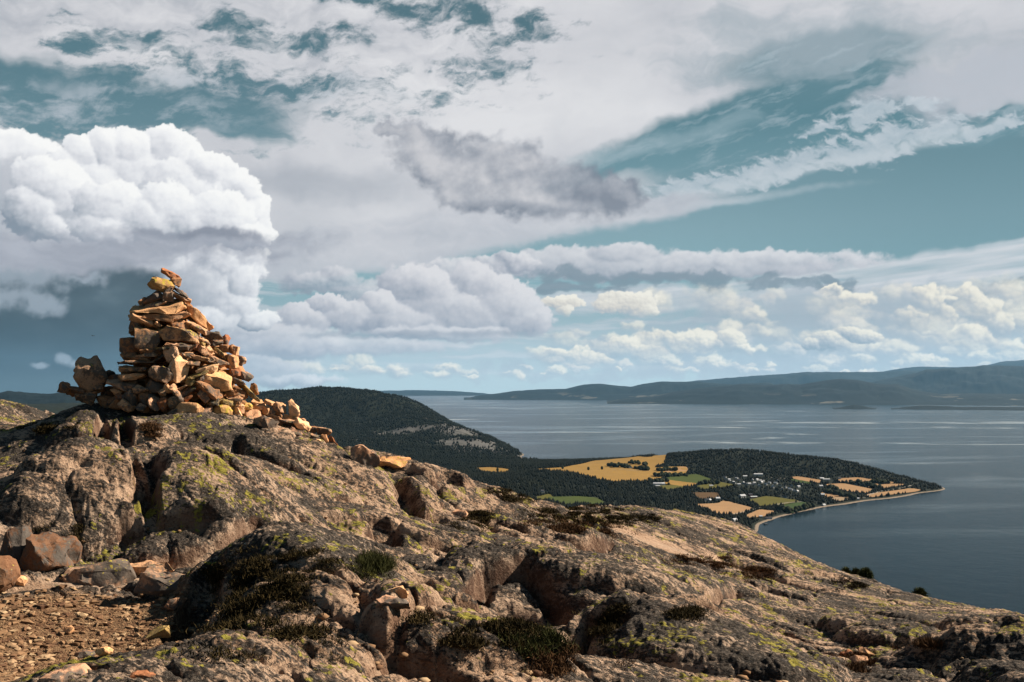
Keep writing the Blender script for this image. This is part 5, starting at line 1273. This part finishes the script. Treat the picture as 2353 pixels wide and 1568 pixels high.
HOUSES = [
 (zA(1478, 258), 12, 9, 13, 'white', 'dark', .3, 'tall white farmhouse among trees in the middle of the big golden field'), (zA(1565, 280), 14, 8, 8, 'white', 'dark', .2, 'white house at the right of the tree clump in the big golden field'),
 (zA(1595, 283), 11, 8, 7, 'red', 'dark', 1.2, 'low red barn beside the white house in the big golden field'),
 (zA(1880, 294), 15, 9, 8, 'white', 'dark', .1, 'white house below the wooded ridge at the right end of the golden field'), (zA(1812, 290), 12, 8, 7, 'grey', 'dark', .1, 'grey shed left of the white house at the right end of the golden field'),
 (zA(1800, 420), 30, 12, 8, 'white', 'light', .0, 'long white barn with a pale roof below the golden field'), (zA(1848, 422), 14, 9, 9, 'white', 'light', .4, 'white farmhouse right of the long white barn'),
 (zA(1803, 436), 16, 8, 5, 'white', 'light', .0, 'low pale shed in front of the long white barn'), (zA(2275, 436), 13, 8, 6, 'white', 'light', .0, 'small white house by the olive field'),
 (zA(785, 487), 11, 8, 8, 'white', 'dark', .4, 'lone white house on the wooded slope left of the green field'),
 (zB(690, 314), 34, 12, 8, 'grey', 'light', .0, 'long pale roofed hall above the village'), (zB(573, 330), 16, 9, 7, 'white', 'light', .2, 'white house left of the long pale roofed hall'),
 (zB(550, 511), 22, 13, 11, 'white', 'light', .5, 'big white barn beside the olive field'), (zB(620, 496), 14, 9, 9, 'red', 'dark', .3, 'dark red house between the big white barn and the pink roofed barn'),
 (zB(650, 512), 22, 10, 6, 'red', 'light', .1, 'red barn with a pale roof at the edge of the olive field'), (zB(330, 530), 17, 11, 9, 'white', 'light', .3, 'white barn above the straw field'),
 (zB(262, 543), 13, 9, 8, 'white', 'light', 1.0, 'white house left of the barn above the straw field'), (zB(235, 540), 12, 8, 8, 'grey', 'dark', .2, 'grey house at the left end of the farmyard above the straw field'),
 (zB(1250, 350), 16, 10, 8, 'white', 'light', .2, 'white house at the foot of the ridge above the right hand fields'), (zB(1290, 356), 26, 10, 6, 'grey', 'light', .0, 'long grey barn at the foot of the ridge above the right hand fields'),
 (zB(1243, 420), 13, 9, 9, 'white', 'light', .2, 'white house at the left corner of the wide straw field near the point'), (zB(1258, 494), 14, 9, 8, 'white', 'light', .2, 'white house above the shore left of the point'),
 (zB(1560, 526), 16, 9, 6, 'white', 'light', .0, 'low white house close to the beach'), (zB(1550, 394), 12, 8, 7, 'white', 'dark', .4, 'white house between the fields near the point'),
 (zB(1405, 350), 12, 8, 9, 'white', 'dark', .3, 'white house left of the uppermost straw field near the point'),
 (zB(1268, 582), 14, 8, 6, 'white', 'light', .7, 'white boathouse on the beach'), (zB(780, 697), 20, 9, 6, 'grey', 'dark', .1, 'grey roofed house near the shore corner'), (zB(712, 685), 9, 7, 6, 'white', 'light', .1, 'tiny white house below the small straw field'),
 (zB(755, 752), 9, 7, 5, 'white', 'dark', .5, 'small white hut just above the curved beach'), (zB(480, 715), 18, 9, 7, 'grey', 'light', .8, 'grey roofed house in the wood near the rock edge'),
]
def build_houses():
    for (p, L, W_, H_, wl, rf, rt, lab) in HOUSES: house(p[0], p[1], L, W_, H_, wl, rf, rt, lab, 'barn' if 'barn' in lab else 'house', name='barn' if 'barn' in lab else 'house')
    rs = np.random.RandomState(33)
    pts = [(395, 335), (400, 350), (432, 358), (440, 372), (470, 380), (480, 388), (560, 386), (575, 392), (590, 400), (610, 395), (655, 388), (648, 400), (710, 368), (720, 382), (735, 375), (825, 412), (820, 425), (880, 410),
           (965, 436), (975, 445), (1065, 396), (760, 400), (790, 385), (700, 410), (845, 390), (1010, 455), (1035, 462), (930, 425), (900, 440), (520, 360), (500, 345), (1045, 420), (980, 410), (680, 360), (860, 365), (930, 512), (640, 360), (520, 400)]
    for k, (zx, zy) in enumerate(pts):
        X, Y = zB(zx, zy); r = rs.rand()
        house(X, Y, 9 + 5 * rs.rand(), 7 + 2 * rs.rand(), 6 + 2 * rs.rand(), 'white', ('light', 'dark')[int(r < .45)], rs.rand() * 3,
              'small white village house among dark trees under the wooded ridge', 'house', 'houses of the shore village')
build_houses()

def ribbon(name, pts, width, mat, lift=2.6):
    P = [np.array(drop(*q)[:2]) for q in pts]; Q = []
    for a, b in zip(P, P[1:]):
        n = max(2, int(np.linalg.norm(b - a) / 20))
        Q += [a + (b - a) * t for t in np.linspace(0, 1, n, endpoint=False)]
    Q.append(P[-1]); Q = np.array(Q); T = np.gradient(Q, axis=0); T /= np.linalg.norm(T, axis=1)[:, None] + 1e-9
    Nn = np.stack([-T[:, 1], T[:, 0]], -1) * width / 2
    A_, B_ = Q + Nn, Q - Nn; xy_ = np.stack([A_, B_], 1).reshape(-1, 2); z = np.repeat(land_z(Q[:, 0], Q[:, 1]), 2) + lift
    i = np.arange(len(Q) - 1) * 2
    me = mesh_np(name, np.concatenate([xy_, z[:, None]], 1), np.stack([i, i + 1, i + 3, i + 2], -1), (mat,))
    if me.polygons[0].normal.z < 0: me.flip_normals()
    tag(put(name, me, loc=(0, 0, SEA)), kind='structure')
ROADM = plain_mat('road_gravel', (0.20, 0.18, 0.15), (0.28, 0.25, 0.21), 0.05)
for pts in ([zB(45, 622), zB(100, 580), zB(150, 547), zB(235, 548)], [zB(790, 588), zB(860, 575), zB(960, 560), zB(1070, 552)], [zB(1640, 500), zB(1760, 462), zB(1900, 440), zB(2040, 408)], [zB(470, 664), zB(560, 645), zB(640, 620), zB(710, 605)],
            [zA(1400, 292), zA(1560, 296), zA(1740, 300)], [zB(730, 330), zB(850, 342), zB(960, 348)], [zB(1470, 500), zB(1560, 520), zB(1640, 518)]):
    ribbon('road', pts, 7.0, ROADM)
build_woods()

def field_trees():
    """single trees and tree lines standing in the open fields"""
    rs = np.random.RandomState(12); PV, PF = spruce_proto()
    # rounded leafy crown
    bmc = bmesh.new(); bmesh.ops.create_icosphere(bmc, subdivisions=2, radius=0.5)
    for v in bmc.verts:
        n_ = fbm(np.array([v.co.x * 4 + v.co.z * 3]), np.array([v.co.y * 4]), 3, .6, 5)[0]; v.co *= 1 + 0.28 * n_; v.co.z += 0.62
    crown = bpy.data.meshes.new('crown'); bmc.to_mesh(crown); bmc.free(); crown.materials.append(plain_mat('leafy_crown', (0.008, 0.012, 0.006), (0.03, 0.034, 0.014), 5.0))
    bmt = bmesh.new(); bmesh.ops.create_cone(bmt, segments=6, radius1=0.05, radius2=0.03, depth=0.5, cap_ends=True, matrix=Matrix.Translation((0, 0, 0.1)))
    trunk = bpy.data.meshes.new('trunk'); bmt.to_mesh(trunk); bmt.free(); trunk.materials.append(plain_mat('bark', (0.03, 0.022, 0.016), (0.05, 0.04, 0.03)))
    lines = [([zA(1365, 262), zA(1450, 265), zA(1545, 280)], 13, 'leafy trees of the clump around the farm in the golden field'), ([zA(1600, 285), zA(1660, 292), zA(1725, 300)], 9, 'leafy trees of the clump around the farm in the golden field'),
             ([zA(1690, 258), zA(1705, 250)], 3, 'leafy trees of the clump around the farm in the golden field'), ([zA(1565, 238), zA(1628, 240)], 5, 'trees of the small round copse in the golden field'),
             ([zA(1795, 300), zA(1860, 302), zA(1965, 296)], 9, 'trees along the farm below the ridge'),
             ([zA(1765, 352), zA(1900, 350), zA(2060, 345)], 14, 'trees of the belt above the green field'), ([zA(1745, 395), zA(1800, 398), zA(1880, 405)], 9, 'trees behind the long white barn'),
             ([zB(178, 398), zB(240, 392), zB(345, 392)], 10, 'trees between the green and the olive field'),
             ([zB(1310, 430), zB(1390, 462)], 8, 'trees of the hedge on the left of the wide straw field'), ([zB(1500, 385), zB(1600, 402), zB(1750, 435)], 15, 'trees of the long hedge between the straw fields'),
             ([zB(1690, 378), zB(1840, 390)], 9, 'trees above the upper straw field'), ([zB(1270, 460), zB(1340, 480), zB(1440, 500)], 12, 'trees of the hedge above the shore fields'),
             ([zB(1490, 512), zB(1540, 530)], 6, 'trees by the low white house near the beach'), ([zB(870, 618), zB(980, 645), zB(1160, 600)], 14, 'trees between the green field and the beach')]
    for pts, n, grp in lines:
        P = [np.array(p) for p in pts]
        n = int(n * 1.7)
        for k in range(n):
            t = k / max(1, n - 1) * (len(P) - 1); i = min(int(t), len(P) - 2); q = P[i] + (P[i + 1] - P[i]) * (t - i) + rs.randn(2) * np.array([2.6, 1.0])
            x, y, z = drop(q[0], q[1]); h = 9 + 8 * rs.rand()
            e = bpy.data.objects.new('tree', None); COL.objects.link(e); e.location = (x, y, z + SEA); e.rotation_euler = (0, 0, rs.rand() * 6)
            e.scale = (h * (0.9 + .5 * rs.rand()), h * 1.1, h)
            tag(e, 'one of the dark ' + grp, 'tree', grp)
            put('crown', crown, e); put('trunk', trunk, e)
    for (zx, zy, lab) in ((965, 285, 'lone tree at the left end of the long golden field'), (1192, 296, 'lone tree on the lower edge of the golden field'), (1312, 290, 'taller lone tree left of the farm clump in the golden field'), (390, 305, 'dark tree at the lower edge of the small far left golden field')):
        X, Y = zA(zx, zy); x, y, z = drop(X, Y); e = bpy.data.objects.new('tree', None); COL.objects.link(e); e.location = (x, y, z + SEA); e.scale = (11, 11, 14)
        tag(e, lab, 'tree'); put('crown', crown, e); put('trunk', trunk, e)
field_trees()

# ---------------------------------------------------------------- small pines on the brow, birds
def build_pines():
    bark = bpy.data.materials['bark']; nm = plain_mat('pine_needles', (0.02, 0.03, 0.010), (0.09, 0.095, 0.035), attrname='tone')
    for (X, Ytop, d, wpx, lab, seed) in ((1990, 1343, 19, 34, 'small bushy pine on the brow of the rock above the dark water', 1), (1968, 1354, 10, 20, 'smaller pine just left of the bushy pine on the brow', 2),
                                         (2113, 1364, 10, 34, 'low pine top showing over the brow at the right', 3), (1945, 1362, 5, 16, 'tiny shrub left of the two pines on the brow', 4)):
        rs = np.random.RandomState(seed)
        hp = d; bd, bs = 20, -9
        for k in range(60):
            dd = 14 + k * 0.2; q = wpt(X, Ytop, dd); s_ = (ground_at(q[0], q[1]) - EYE) / dd
            if s_ > bs: bs, bd = s_, dd
        d = bd + 0.7
        x, y, zt = wpt(X, Ytop, d); zt = EYE + bs * d + hp * d / F; zg = ground_at(x, y) - 0.05; H = zt - zg; Wd = wpx * d / F
        e = bpy.data.objects.new('pine', None); COL.objects.link(e); e.location = (x, y, zg); H = H * 1.0; tag(e, lab, 'pine' if 'shrub' not in lab else 'shrub')
        bm = bmesh.new(); bmesh.ops.create_cone(bm, segments=8, radius1=0.04, radius2=0.01, depth=H * .95, cap_ends=True, matrix=Matrix.Translation((0, 0, H * .475)))
        me = bpy.data.meshes.new('trunk'); bm.to_mesh(me); bm.free(); me.materials.append(bark); put('trunk', me, e)
        n = 1300; t = rs.rand(n); zc = H * (0.10 + 0.90 * t); tier = 0.75 + 0.25 * np.sin(t * 24); rad = Wd * 0.5 * (1.05 - t) ** 0.55 * tier * (0.3 + 0.7 * rs.rand(n) ** .5) * (1 + .5 * rs.randn(n) * .3)
        a = rs.rand(n) * 6.283 + np.floor(t * 7); a = a + 0.5 * np.sin(a * 3)
        c = np.stack([rad * np.cos(a), rad * np.sin(a), zc + rad * .25], -1)
        dr = c * np.array([1, 1, .0]) / (np.linalg.norm(c[:, :2], axis=1)[:, None] + 1e-6) * .6 + rs.randn(n, 3) * .5 + np.array([0, 0, .6]); dr /= np.linalg.norm(dr, axis=1)[:, None]
        sd = np.cross(dr, rs.randn(n, 3)); sd /= np.linalg.norm(sd, axis=1)[:, None]
        L_ = 0.05 + 0.05 * rs.rand(n)[:, None]
        V = np.stack([c - sd * .010, c + sd * .010, c + dr * L_], 1).reshape(-1, 3)
        me = mesh_np('crown', V, np.arange(3 * n).reshape(-1, 3), (nm,), False); attr(me, 'tone', np.repeat(rs.rand(n), 3)); put('crown', me, e)
build_pines()
def build_birds():
    m = plain_mat('dark_feathers', (0.02, 0.02, 0.022), (0.05, 0.05, 0.055))
    for (X, Y, d, span, lab) in ((213, 772, 240, 1.15, 'dark bird gliding before the slate cloud left of the cairn'), (2034, 568, 500, 0.9, 'tiny dark bird high over the water in the blue gap at right')):
        bm = bmesh.new()
        bmesh.ops.create_uvsphere(bm, u_segments=10, v_segments=8, radius=0.5, matrix=Matrix.Diagonal((0.13, 0.46, 0.12, 1)) @ Matrix.Scale(span, 4))
        me = bpy.data.meshes.new('bird'); bm.to_mesh(me); bm.free(); me.materials.append(m)
        o = put('bird', me, loc=wpt(X, Y, d)); o.rotation_euler = (0.1, 0.12, 1.2 if X < 500 else 0.5); tag(o, lab, 'bird')
        for sgn in (-1, 1):
            bm = bmesh.new()
            pts = [(0.03, .10, 0.02), (0.03, -.08, 0.02), (.26, -.05, .09), (.52, -.09, .03), (.30, .10, .09)]
            a = [bm.verts.new((sgn * p[0] * span, p[1] * span, p[2] * span)) for p in pts]; b = [bm.verts.new((sgn * p[0] * span, p[1] * span, (p[2] + .02) * span)) for p in pts]
            bm.faces.new(b); bm.faces.new(a[::-1])
            for i in range(5): bm.faces.new((a[i], a[(i + 1) % 5], b[(i + 1) % 5], b[i]))
            bmesh.ops.recalc_face_normals(bm, faces=bm.faces)
            mw = bpy.data.meshes.new('wing'); bm.to_mesh(mw); bm.free(); mw.materials.append(m); put('wing', mw, o)
build_birds()

# ---------------------------------------------------------------- loose rocks, pebbles, gravel
LOOSE = [
 (118, 1276, 120, 84, 8, 'block', 'shaded_umber', 'reddish angular block under the dark boulder at the left'), (36, 1262, 80, 90, -20, 'block', 'shaded_umber', 'dark split block at the left edge below the boulder'),
 (-8, 1326, 84, 90, 10, 'round', 'shaded_umber', 'smooth brown boulder cut by the left edge above the gravel'), (44, 1337, 32, 26, 0, 'round', 'tan', 'small round stone beside the smooth brown boulder at the left'),
 (225, 1325, 150, 52, -4, 'slab', 'grey', 'flat brown slab at the top of the gravel patch'), (385, 1345, 130, 46, 12, 'slab', 'grey', 'brown slab lying at the right end of the gravel top'),
 (405, 1388, 50, 38, 10, 'block', 'pink', 'small pinkish block in the corner between gravel and dark ledge'), (340, 1310, 120, 34, 4, 'slab', 'tan', 'thin golden slab behind the gravel patch'),
 (838, 1052, 72, 46, 32, 'block', 'pink', 'pointed pinkish stone on the ridge right of the cairn trail'), (908, 1066, 84, 32, 6, 'block', 'lichen', 'flat mossy stone beside the pointed pinkish stone on the ridge'),
 (905, 1388, 78, 32, 6, 'block', 'pink', 'low pinkish stone in the centre hollow'), (918, 1362, 44, 30, -10, 'block', 'tan', 'small tan stone behind the low pinkish stone in the hollow'),
 (1058, 1180, 36, 22, 10, 'block', 'pink', 'small pale block on the ridge by the dark moss'), (2050, 1335, 1, 1, 0, 'block', 'tan', None),
 (240, 1497, 36, 20, 0, 'round', 'ochre', 'pale tan stone in the middle of the gravel'), (195, 1505, 40, 22, 0, 'round', 'brown', 'brown stone left of the pale tan stone in the gravel'), (155, 1552, 110, 22, -4, 'slab', 'pink', 'long pale stone at the bottom of the gravel'),
 (330, 1556, 60, 26, 0, 'block', 'rust', 'red brown stone at the bottom of the gravel'), (150, 1334, 26, 14, 0, 'block', 'tan', 'small tan chip at the top left of the gravel'), (158, 1450, 22, 20, 0, 'block', 'ochre', 'small golden stone in the left of the gravel'), (365, 1455, 56, 24, -10, 'block', 'olive', 'flat olive stone half buried in the sandy gravel'),
 (1975, 1520, 40, 20, 0, 'block', 'pink', 'small pinkish stone in the gap left of the right hand boulder'), (1990, 1500, 34, 18, 20, 'block', 'tan', 'small tan stone in the gap left of the right hand boulder'), (1945, 1505, 30, 18, -20, 'block', 'rust', 'small rusty stone in the gap left of the right hand boulder'),
]
def build_loose():
    rs = np.random.RandomState(77)
    for k, (X, Y, W, H, rot, shape, kind, lab) in enumerate(LOOSE):
        if not lab: continue
        d = ground_hit(X, Y + H * 0.35) or 7.0
        s = d / F * 1.04; w_, h_ = W * s, H * s; dep = max(w_ * 0.7, h_)
        if shape == 'slab': h_ *= 1.2
        me = stone_mesh(w_, h_, dep, 500 + k * 3, shape, detail=3 if W > 60 else 1); me.materials.append(SM[kind]); o = put('loose_rock' if W > 60 else 'loose_stone', me)
        p = wpt(X, Y, d + dep * .15); az = math.atan2(p[0], p[1])
        o.matrix_world = Matrix.Translation(p) @ Matrix.Rotation(-az, 4, 'Z') @ Matrix.Rotation(math.radians(rot), 4, 'Y') @ Matrix.Rotation((rs.rand() - .5) * .5, 4, 'Z') @ Matrix.Rotation((rs.rand() - .4) * .3, 4, 'X')
        tag(o, lab, 'rock' if W > 60 else 'stone')
build_loose()
def ground_many(x, y):
    a = np.arctan2(x, y); r = np.hypot(x, y)
    i = np.clip(np.searchsorted(_gaz, a) - 1, 0, len(_gaz) - 2); j = np.clip(np.searchsorted(_grr, r) - 1, 0, len(_grr) - 2)
    u = (a - _gaz[i]) / (_gaz[i + 1] - _gaz[i]); v = (r - _grr[j]) / (_grr[j + 1] - _grr[j])
    return (_gz[j, i] * (1 - u) + _gz[j, i + 1] * u) * (1 - v) + (_gz[j + 1, i] * (1 - u) + _gz[j + 1, i + 1] * u) * v
def gravel_mask(x, y):
    g = np.zeros(x.shape)
    for (X, Y, d, rx, ry) in SMOOTH:
        e, _, _ = ell(x, y, X, Y, d, rx, ry); g = np.maximum(g, sstep(e, 1.2, 0.8))
    return g
def build_gravel():
    rs = np.random.RandomState(3)
    m, out = new_mat('gravel_stone'); t = E(attrn('tone').outputs['Fac']); tc = E.nt.nodes.new('ShaderNodeTexCoord')
    c = mix(ss(t, 0.0, .5), (0.09, 0.045, 0.026), (0.24, 0.14, 0.075)); c = mix(ss(t, .6, 1.0), c, (0.42, 0.29, 0.17)); c = mix(noise(E(tc.outputs['Object']), 60.0, 4, .6) * .5, c, (0.08, 0.045, 0.028))
    principled(out, Base_Color=c, Roughness=0.95)
    n = 120000; x = -3.9 + 4.2 * rs.rand(n); y = 4.2 + 3.6 * rs.rand(n); k = (rs.rand(n) < gravel_mask(x, y)) ; x, y = x[k], y[k]; n = len(x)
    coarse = np.clip(0.5 - (x + 1.9) * 0.35, 0.15, 1.0)
    s = (0.0020 + 0.036 * rs.rand(n) ** 16 * coarse + 0.0030 * rs.rand(n) ** 2)
    V0 = np.array([(1, 0, 0), (-1, 0, 0), (0, 1, 0), (0, -1, 0), (0, 0, .8), (0, 0, -.8), (.6, .6, .5), (-.6, .6, .45), (-.6, -.6, .5), (.6, -.6, .4)], float)
    F0 = np.array([(4, 6, 7), (4, 7, 8), (4, 8, 9), (4, 9, 6), (0, 2, 6), (2, 7, 6), (2, 1, 7), (1, 8, 7), (1, 3, 8), (3, 9, 8), (3, 0, 9), (0, 6, 9), (0, 5, 2), (2, 5, 1), (1, 5, 3), (3, 5, 0)])
    z = ground_many(x, y)
    rot = rs.rand(n) * 6.28; a_ = 0.8 + .7 * rs.rand(n); b_ = .6 + .5 * rs.rand(n); c_ = .5 + .4 * rs.rand(n); tn = rs.rand(n)
    parts_ = []
    sm_ = s < 0.0055
    k = sm_; parts_.append(scatter_mesh('grit', V0, F0, np.stack([x, y, z + s * .15], -1)[k], (s * a_)[k], (s * b_)[k], (s * c_)[k], rot[k], tn[k], m))
    for j in range(5):
        sm = stone_mesh(2.0, 1.3, 1.7, 700 + j, 'block', detail=0); co = np.empty(len(sm.vertices) * 3, np.float32); sm.vertices.foreach_get('co', co)
        sm.calc_loop_triangles(); tr = np.empty(len(sm.loop_triangles) * 3, np.int32); sm.loop_triangles.foreach_get('vertices', tr)
        k = (~sm_) & (np.arange(n) % 5 == j)
        parts_.append(scatter_mesh('pebbles', co.reshape(-1, 3), tr.reshape(-1, 3), np.stack([x, y, z + s * .1], -1)[k], (s * a_)[k], (s * b_)[k], (s * c_)[k], rot[k], tn[k], m)); bpy.data.meshes.remove(sm)
    for q_, me in enumerate(parts_):
        tag(put('gravel' if q_ == 0 else 'pebbles', me), 'loose reddish gravel covering the hollow at the lower left', 'gravel', kind='stuff')
    # chips caught in the joints of the bedrock
    n = 5000; a = np.radians(-28 + 56 * rs.rand(n)); r = 4.5 + 12 * rs.rand(n) ** 1.5; x = r * np.sin(a); y = r * np.cos(a); z = ground_many(x, y)
    low = ground_many(x * 1.0 + .12, y) + ground_many(x - .12, y) + ground_many(x, y + .12) + ground_many(x, y - .12) - 4 * z
    k = low > 0.05; x, y, z = x[k], y[k], z[k]; n = len(x); s = 0.008 + 0.03 * rs.rand(n) ** 3
    me = scatter_mesh('rock_chips', V0, F0, np.stack([x, y, z + s * .2], -1), s * 1.2, s * .9, s * .7, rs.rand(n) * 6.28, rs.rand(n), m)
    tag(put('rock_chips', me), 'small chips of rock caught in the joints of the bedrock', 'gravel', kind='stuff')
build_gravel()

# ---------------------------------------------------------------- heather, moss and dry grass
PATCH = [  # X, Y, half width px, half height px, kind, density
 (650, 1310, 90, 30, 'heather', .8), (610, 1390, 90, 46, 'heather', .8), (550, 1470, 70, 40, 'heather', .6), (690, 1490, 60, 40, 'heather', .6), (860, 1310, 34, 26, 'grass', .6), (520, 1340, 40, 24, 'heather', .5),
 (1310, 1185, 100, 24, 'heather', 1.2), (1390, 1190, 70, 22, 'heather', 1.2), (1170, 1140, 55, 18, 'heather', 1.2), (1280, 1215, 70, 18, 'brown', 1.0), (1360, 1225, 60, 14, 'brown', 1.0), (1460, 1195, 60, 12, 'heather', 1.0),
 (1670, 1302, 36, 14, 'brown', 1.3), (1736, 1320, 36, 13, 'brown', 1.3), (1590, 1290, 50, 9, 'brown', .8), (1110, 1490, 80, 24, 'heather', .9), (1300, 1545, 100, 16, 'brown', .5), (1000, 1440, 40, 16, 'heather', .5), (1230, 1500, 70, 14, 'grass', .2),
 (1090, 1200, 46, 20, 'heather', .8), (345, 1000, 16, 24, 'brown', .4), (110, 990, 60, 10, 'heather', .9), (820, 1045, 16, 10, 'grass', .7), (1560, 1415, 50, 12, 'heather', .5), (1980, 1530, 40, 30, 'brown', .5),
 (140, 1240, 60, 20, 'heather', .3), (1150, 1460, 90, 20, 'heather', .6), (1400, 1450, 40, 40, 'heather', .5), (2130, 1490, 90, 8, 'brown', .5), (1960, 1345, 40, 10, 'heather', .8)]
def build_plants():
    rs = np.random.RandomState(8)
    for kind, cols, lab, cat in (('heather', ((0.006, 0.006, 0.003), (0.050, 0.034, 0.012)), 'low dark heather and crowberry growing in the hollows of the rock', 'heather'),
                                 ('brown', ((0.02, 0.011, 0.006), (0.10, 0.05, 0.022)), 'rusty brown withered heather tufts in the joints of the rock', 'heather'), ('grass', ((0.01, 0.012, 0.004), (0.055, 0.055, 0.016)), 'thin green grass growing in the clefts of the rock', 'grass')):
        m = plain_mat(kind + '_leaf', cols[0], cols[1], attrname='tone')
        Vs = []; Ts = []
        for (X, Y, rx, ry, kd, dn) in PATCH:
            if kd != kind: continue
            n = int(1500 * dn * (rx * ry) / 2400.0) + 200
            q = rs.randn(n, 2) * 0.5
            pts = []
            for (a, b) in q:
                XX, YY = X + a * rx, Y + b * ry
                d = ground_hit(XX, YY, step=0.08)
                if d and d < 24: pts.append(wpt(XX, YY, d)[:2] + (d,))
            if not pts: continue
            P = np.array(pts); nz_ = fbm(P[:, 0] / .25, P[:, 1] / .25, 3, .6, 401); P = P[nz_ > 0.16]
            z = ground_many(P[:, 0], P[:, 1])
            nb = 16
            C_ = np.repeat(np.stack([P[:, 0], P[:, 1], z], -1), nb, 0) + rs.randn(len(P) * nb, 3) * np.array([.035, .035, 0.004]); N_ = len(C_)
            tall = {'heather': .022, 'brown': .032, 'grass': .05}[kind]
            dr = rs.randn(N_, 3) * .55 + np.array([0, 0, 1.0]); dr /= np.linalg.norm(dr, axis=1)[:, None]
            sd = np.cross(dr, rs.randn(N_, 3)); sd /= np.linalg.norm(sd, axis=1)[:, None]
            L_ = tall * (0.4 + rs.rand(N_)[:, None]); wd = {'heather': .0028, 'brown': .0022, 'grass': .0018}[kind]
            scale_ = np.repeat(P[:, 2] / 7.0, nb)[:, None]; wd = wd * np.maximum(1, scale_)
            mid = C_ + dr * L_ * .5
            Vs.append(np.stack([C_, mid + sd * wd, C_ + dr * L_ + rs.randn(N_, 3) * .01, mid - sd * wd], 1).reshape(-1, 3)); Ts.append(np.repeat(rs.rand(N_), 4))
        V = np.concatenate(Vs); me = mesh_np(kind, V, np.arange(len(V)).reshape(-1, 4), (m,), False); attr(me, 'tone', np.concatenate(Ts))
        tag(put({'heather': 'heather', 'brown': 'withered_heather', 'grass': 'grass'}[kind], me), lab, cat, kind='stuff')
build_plants()
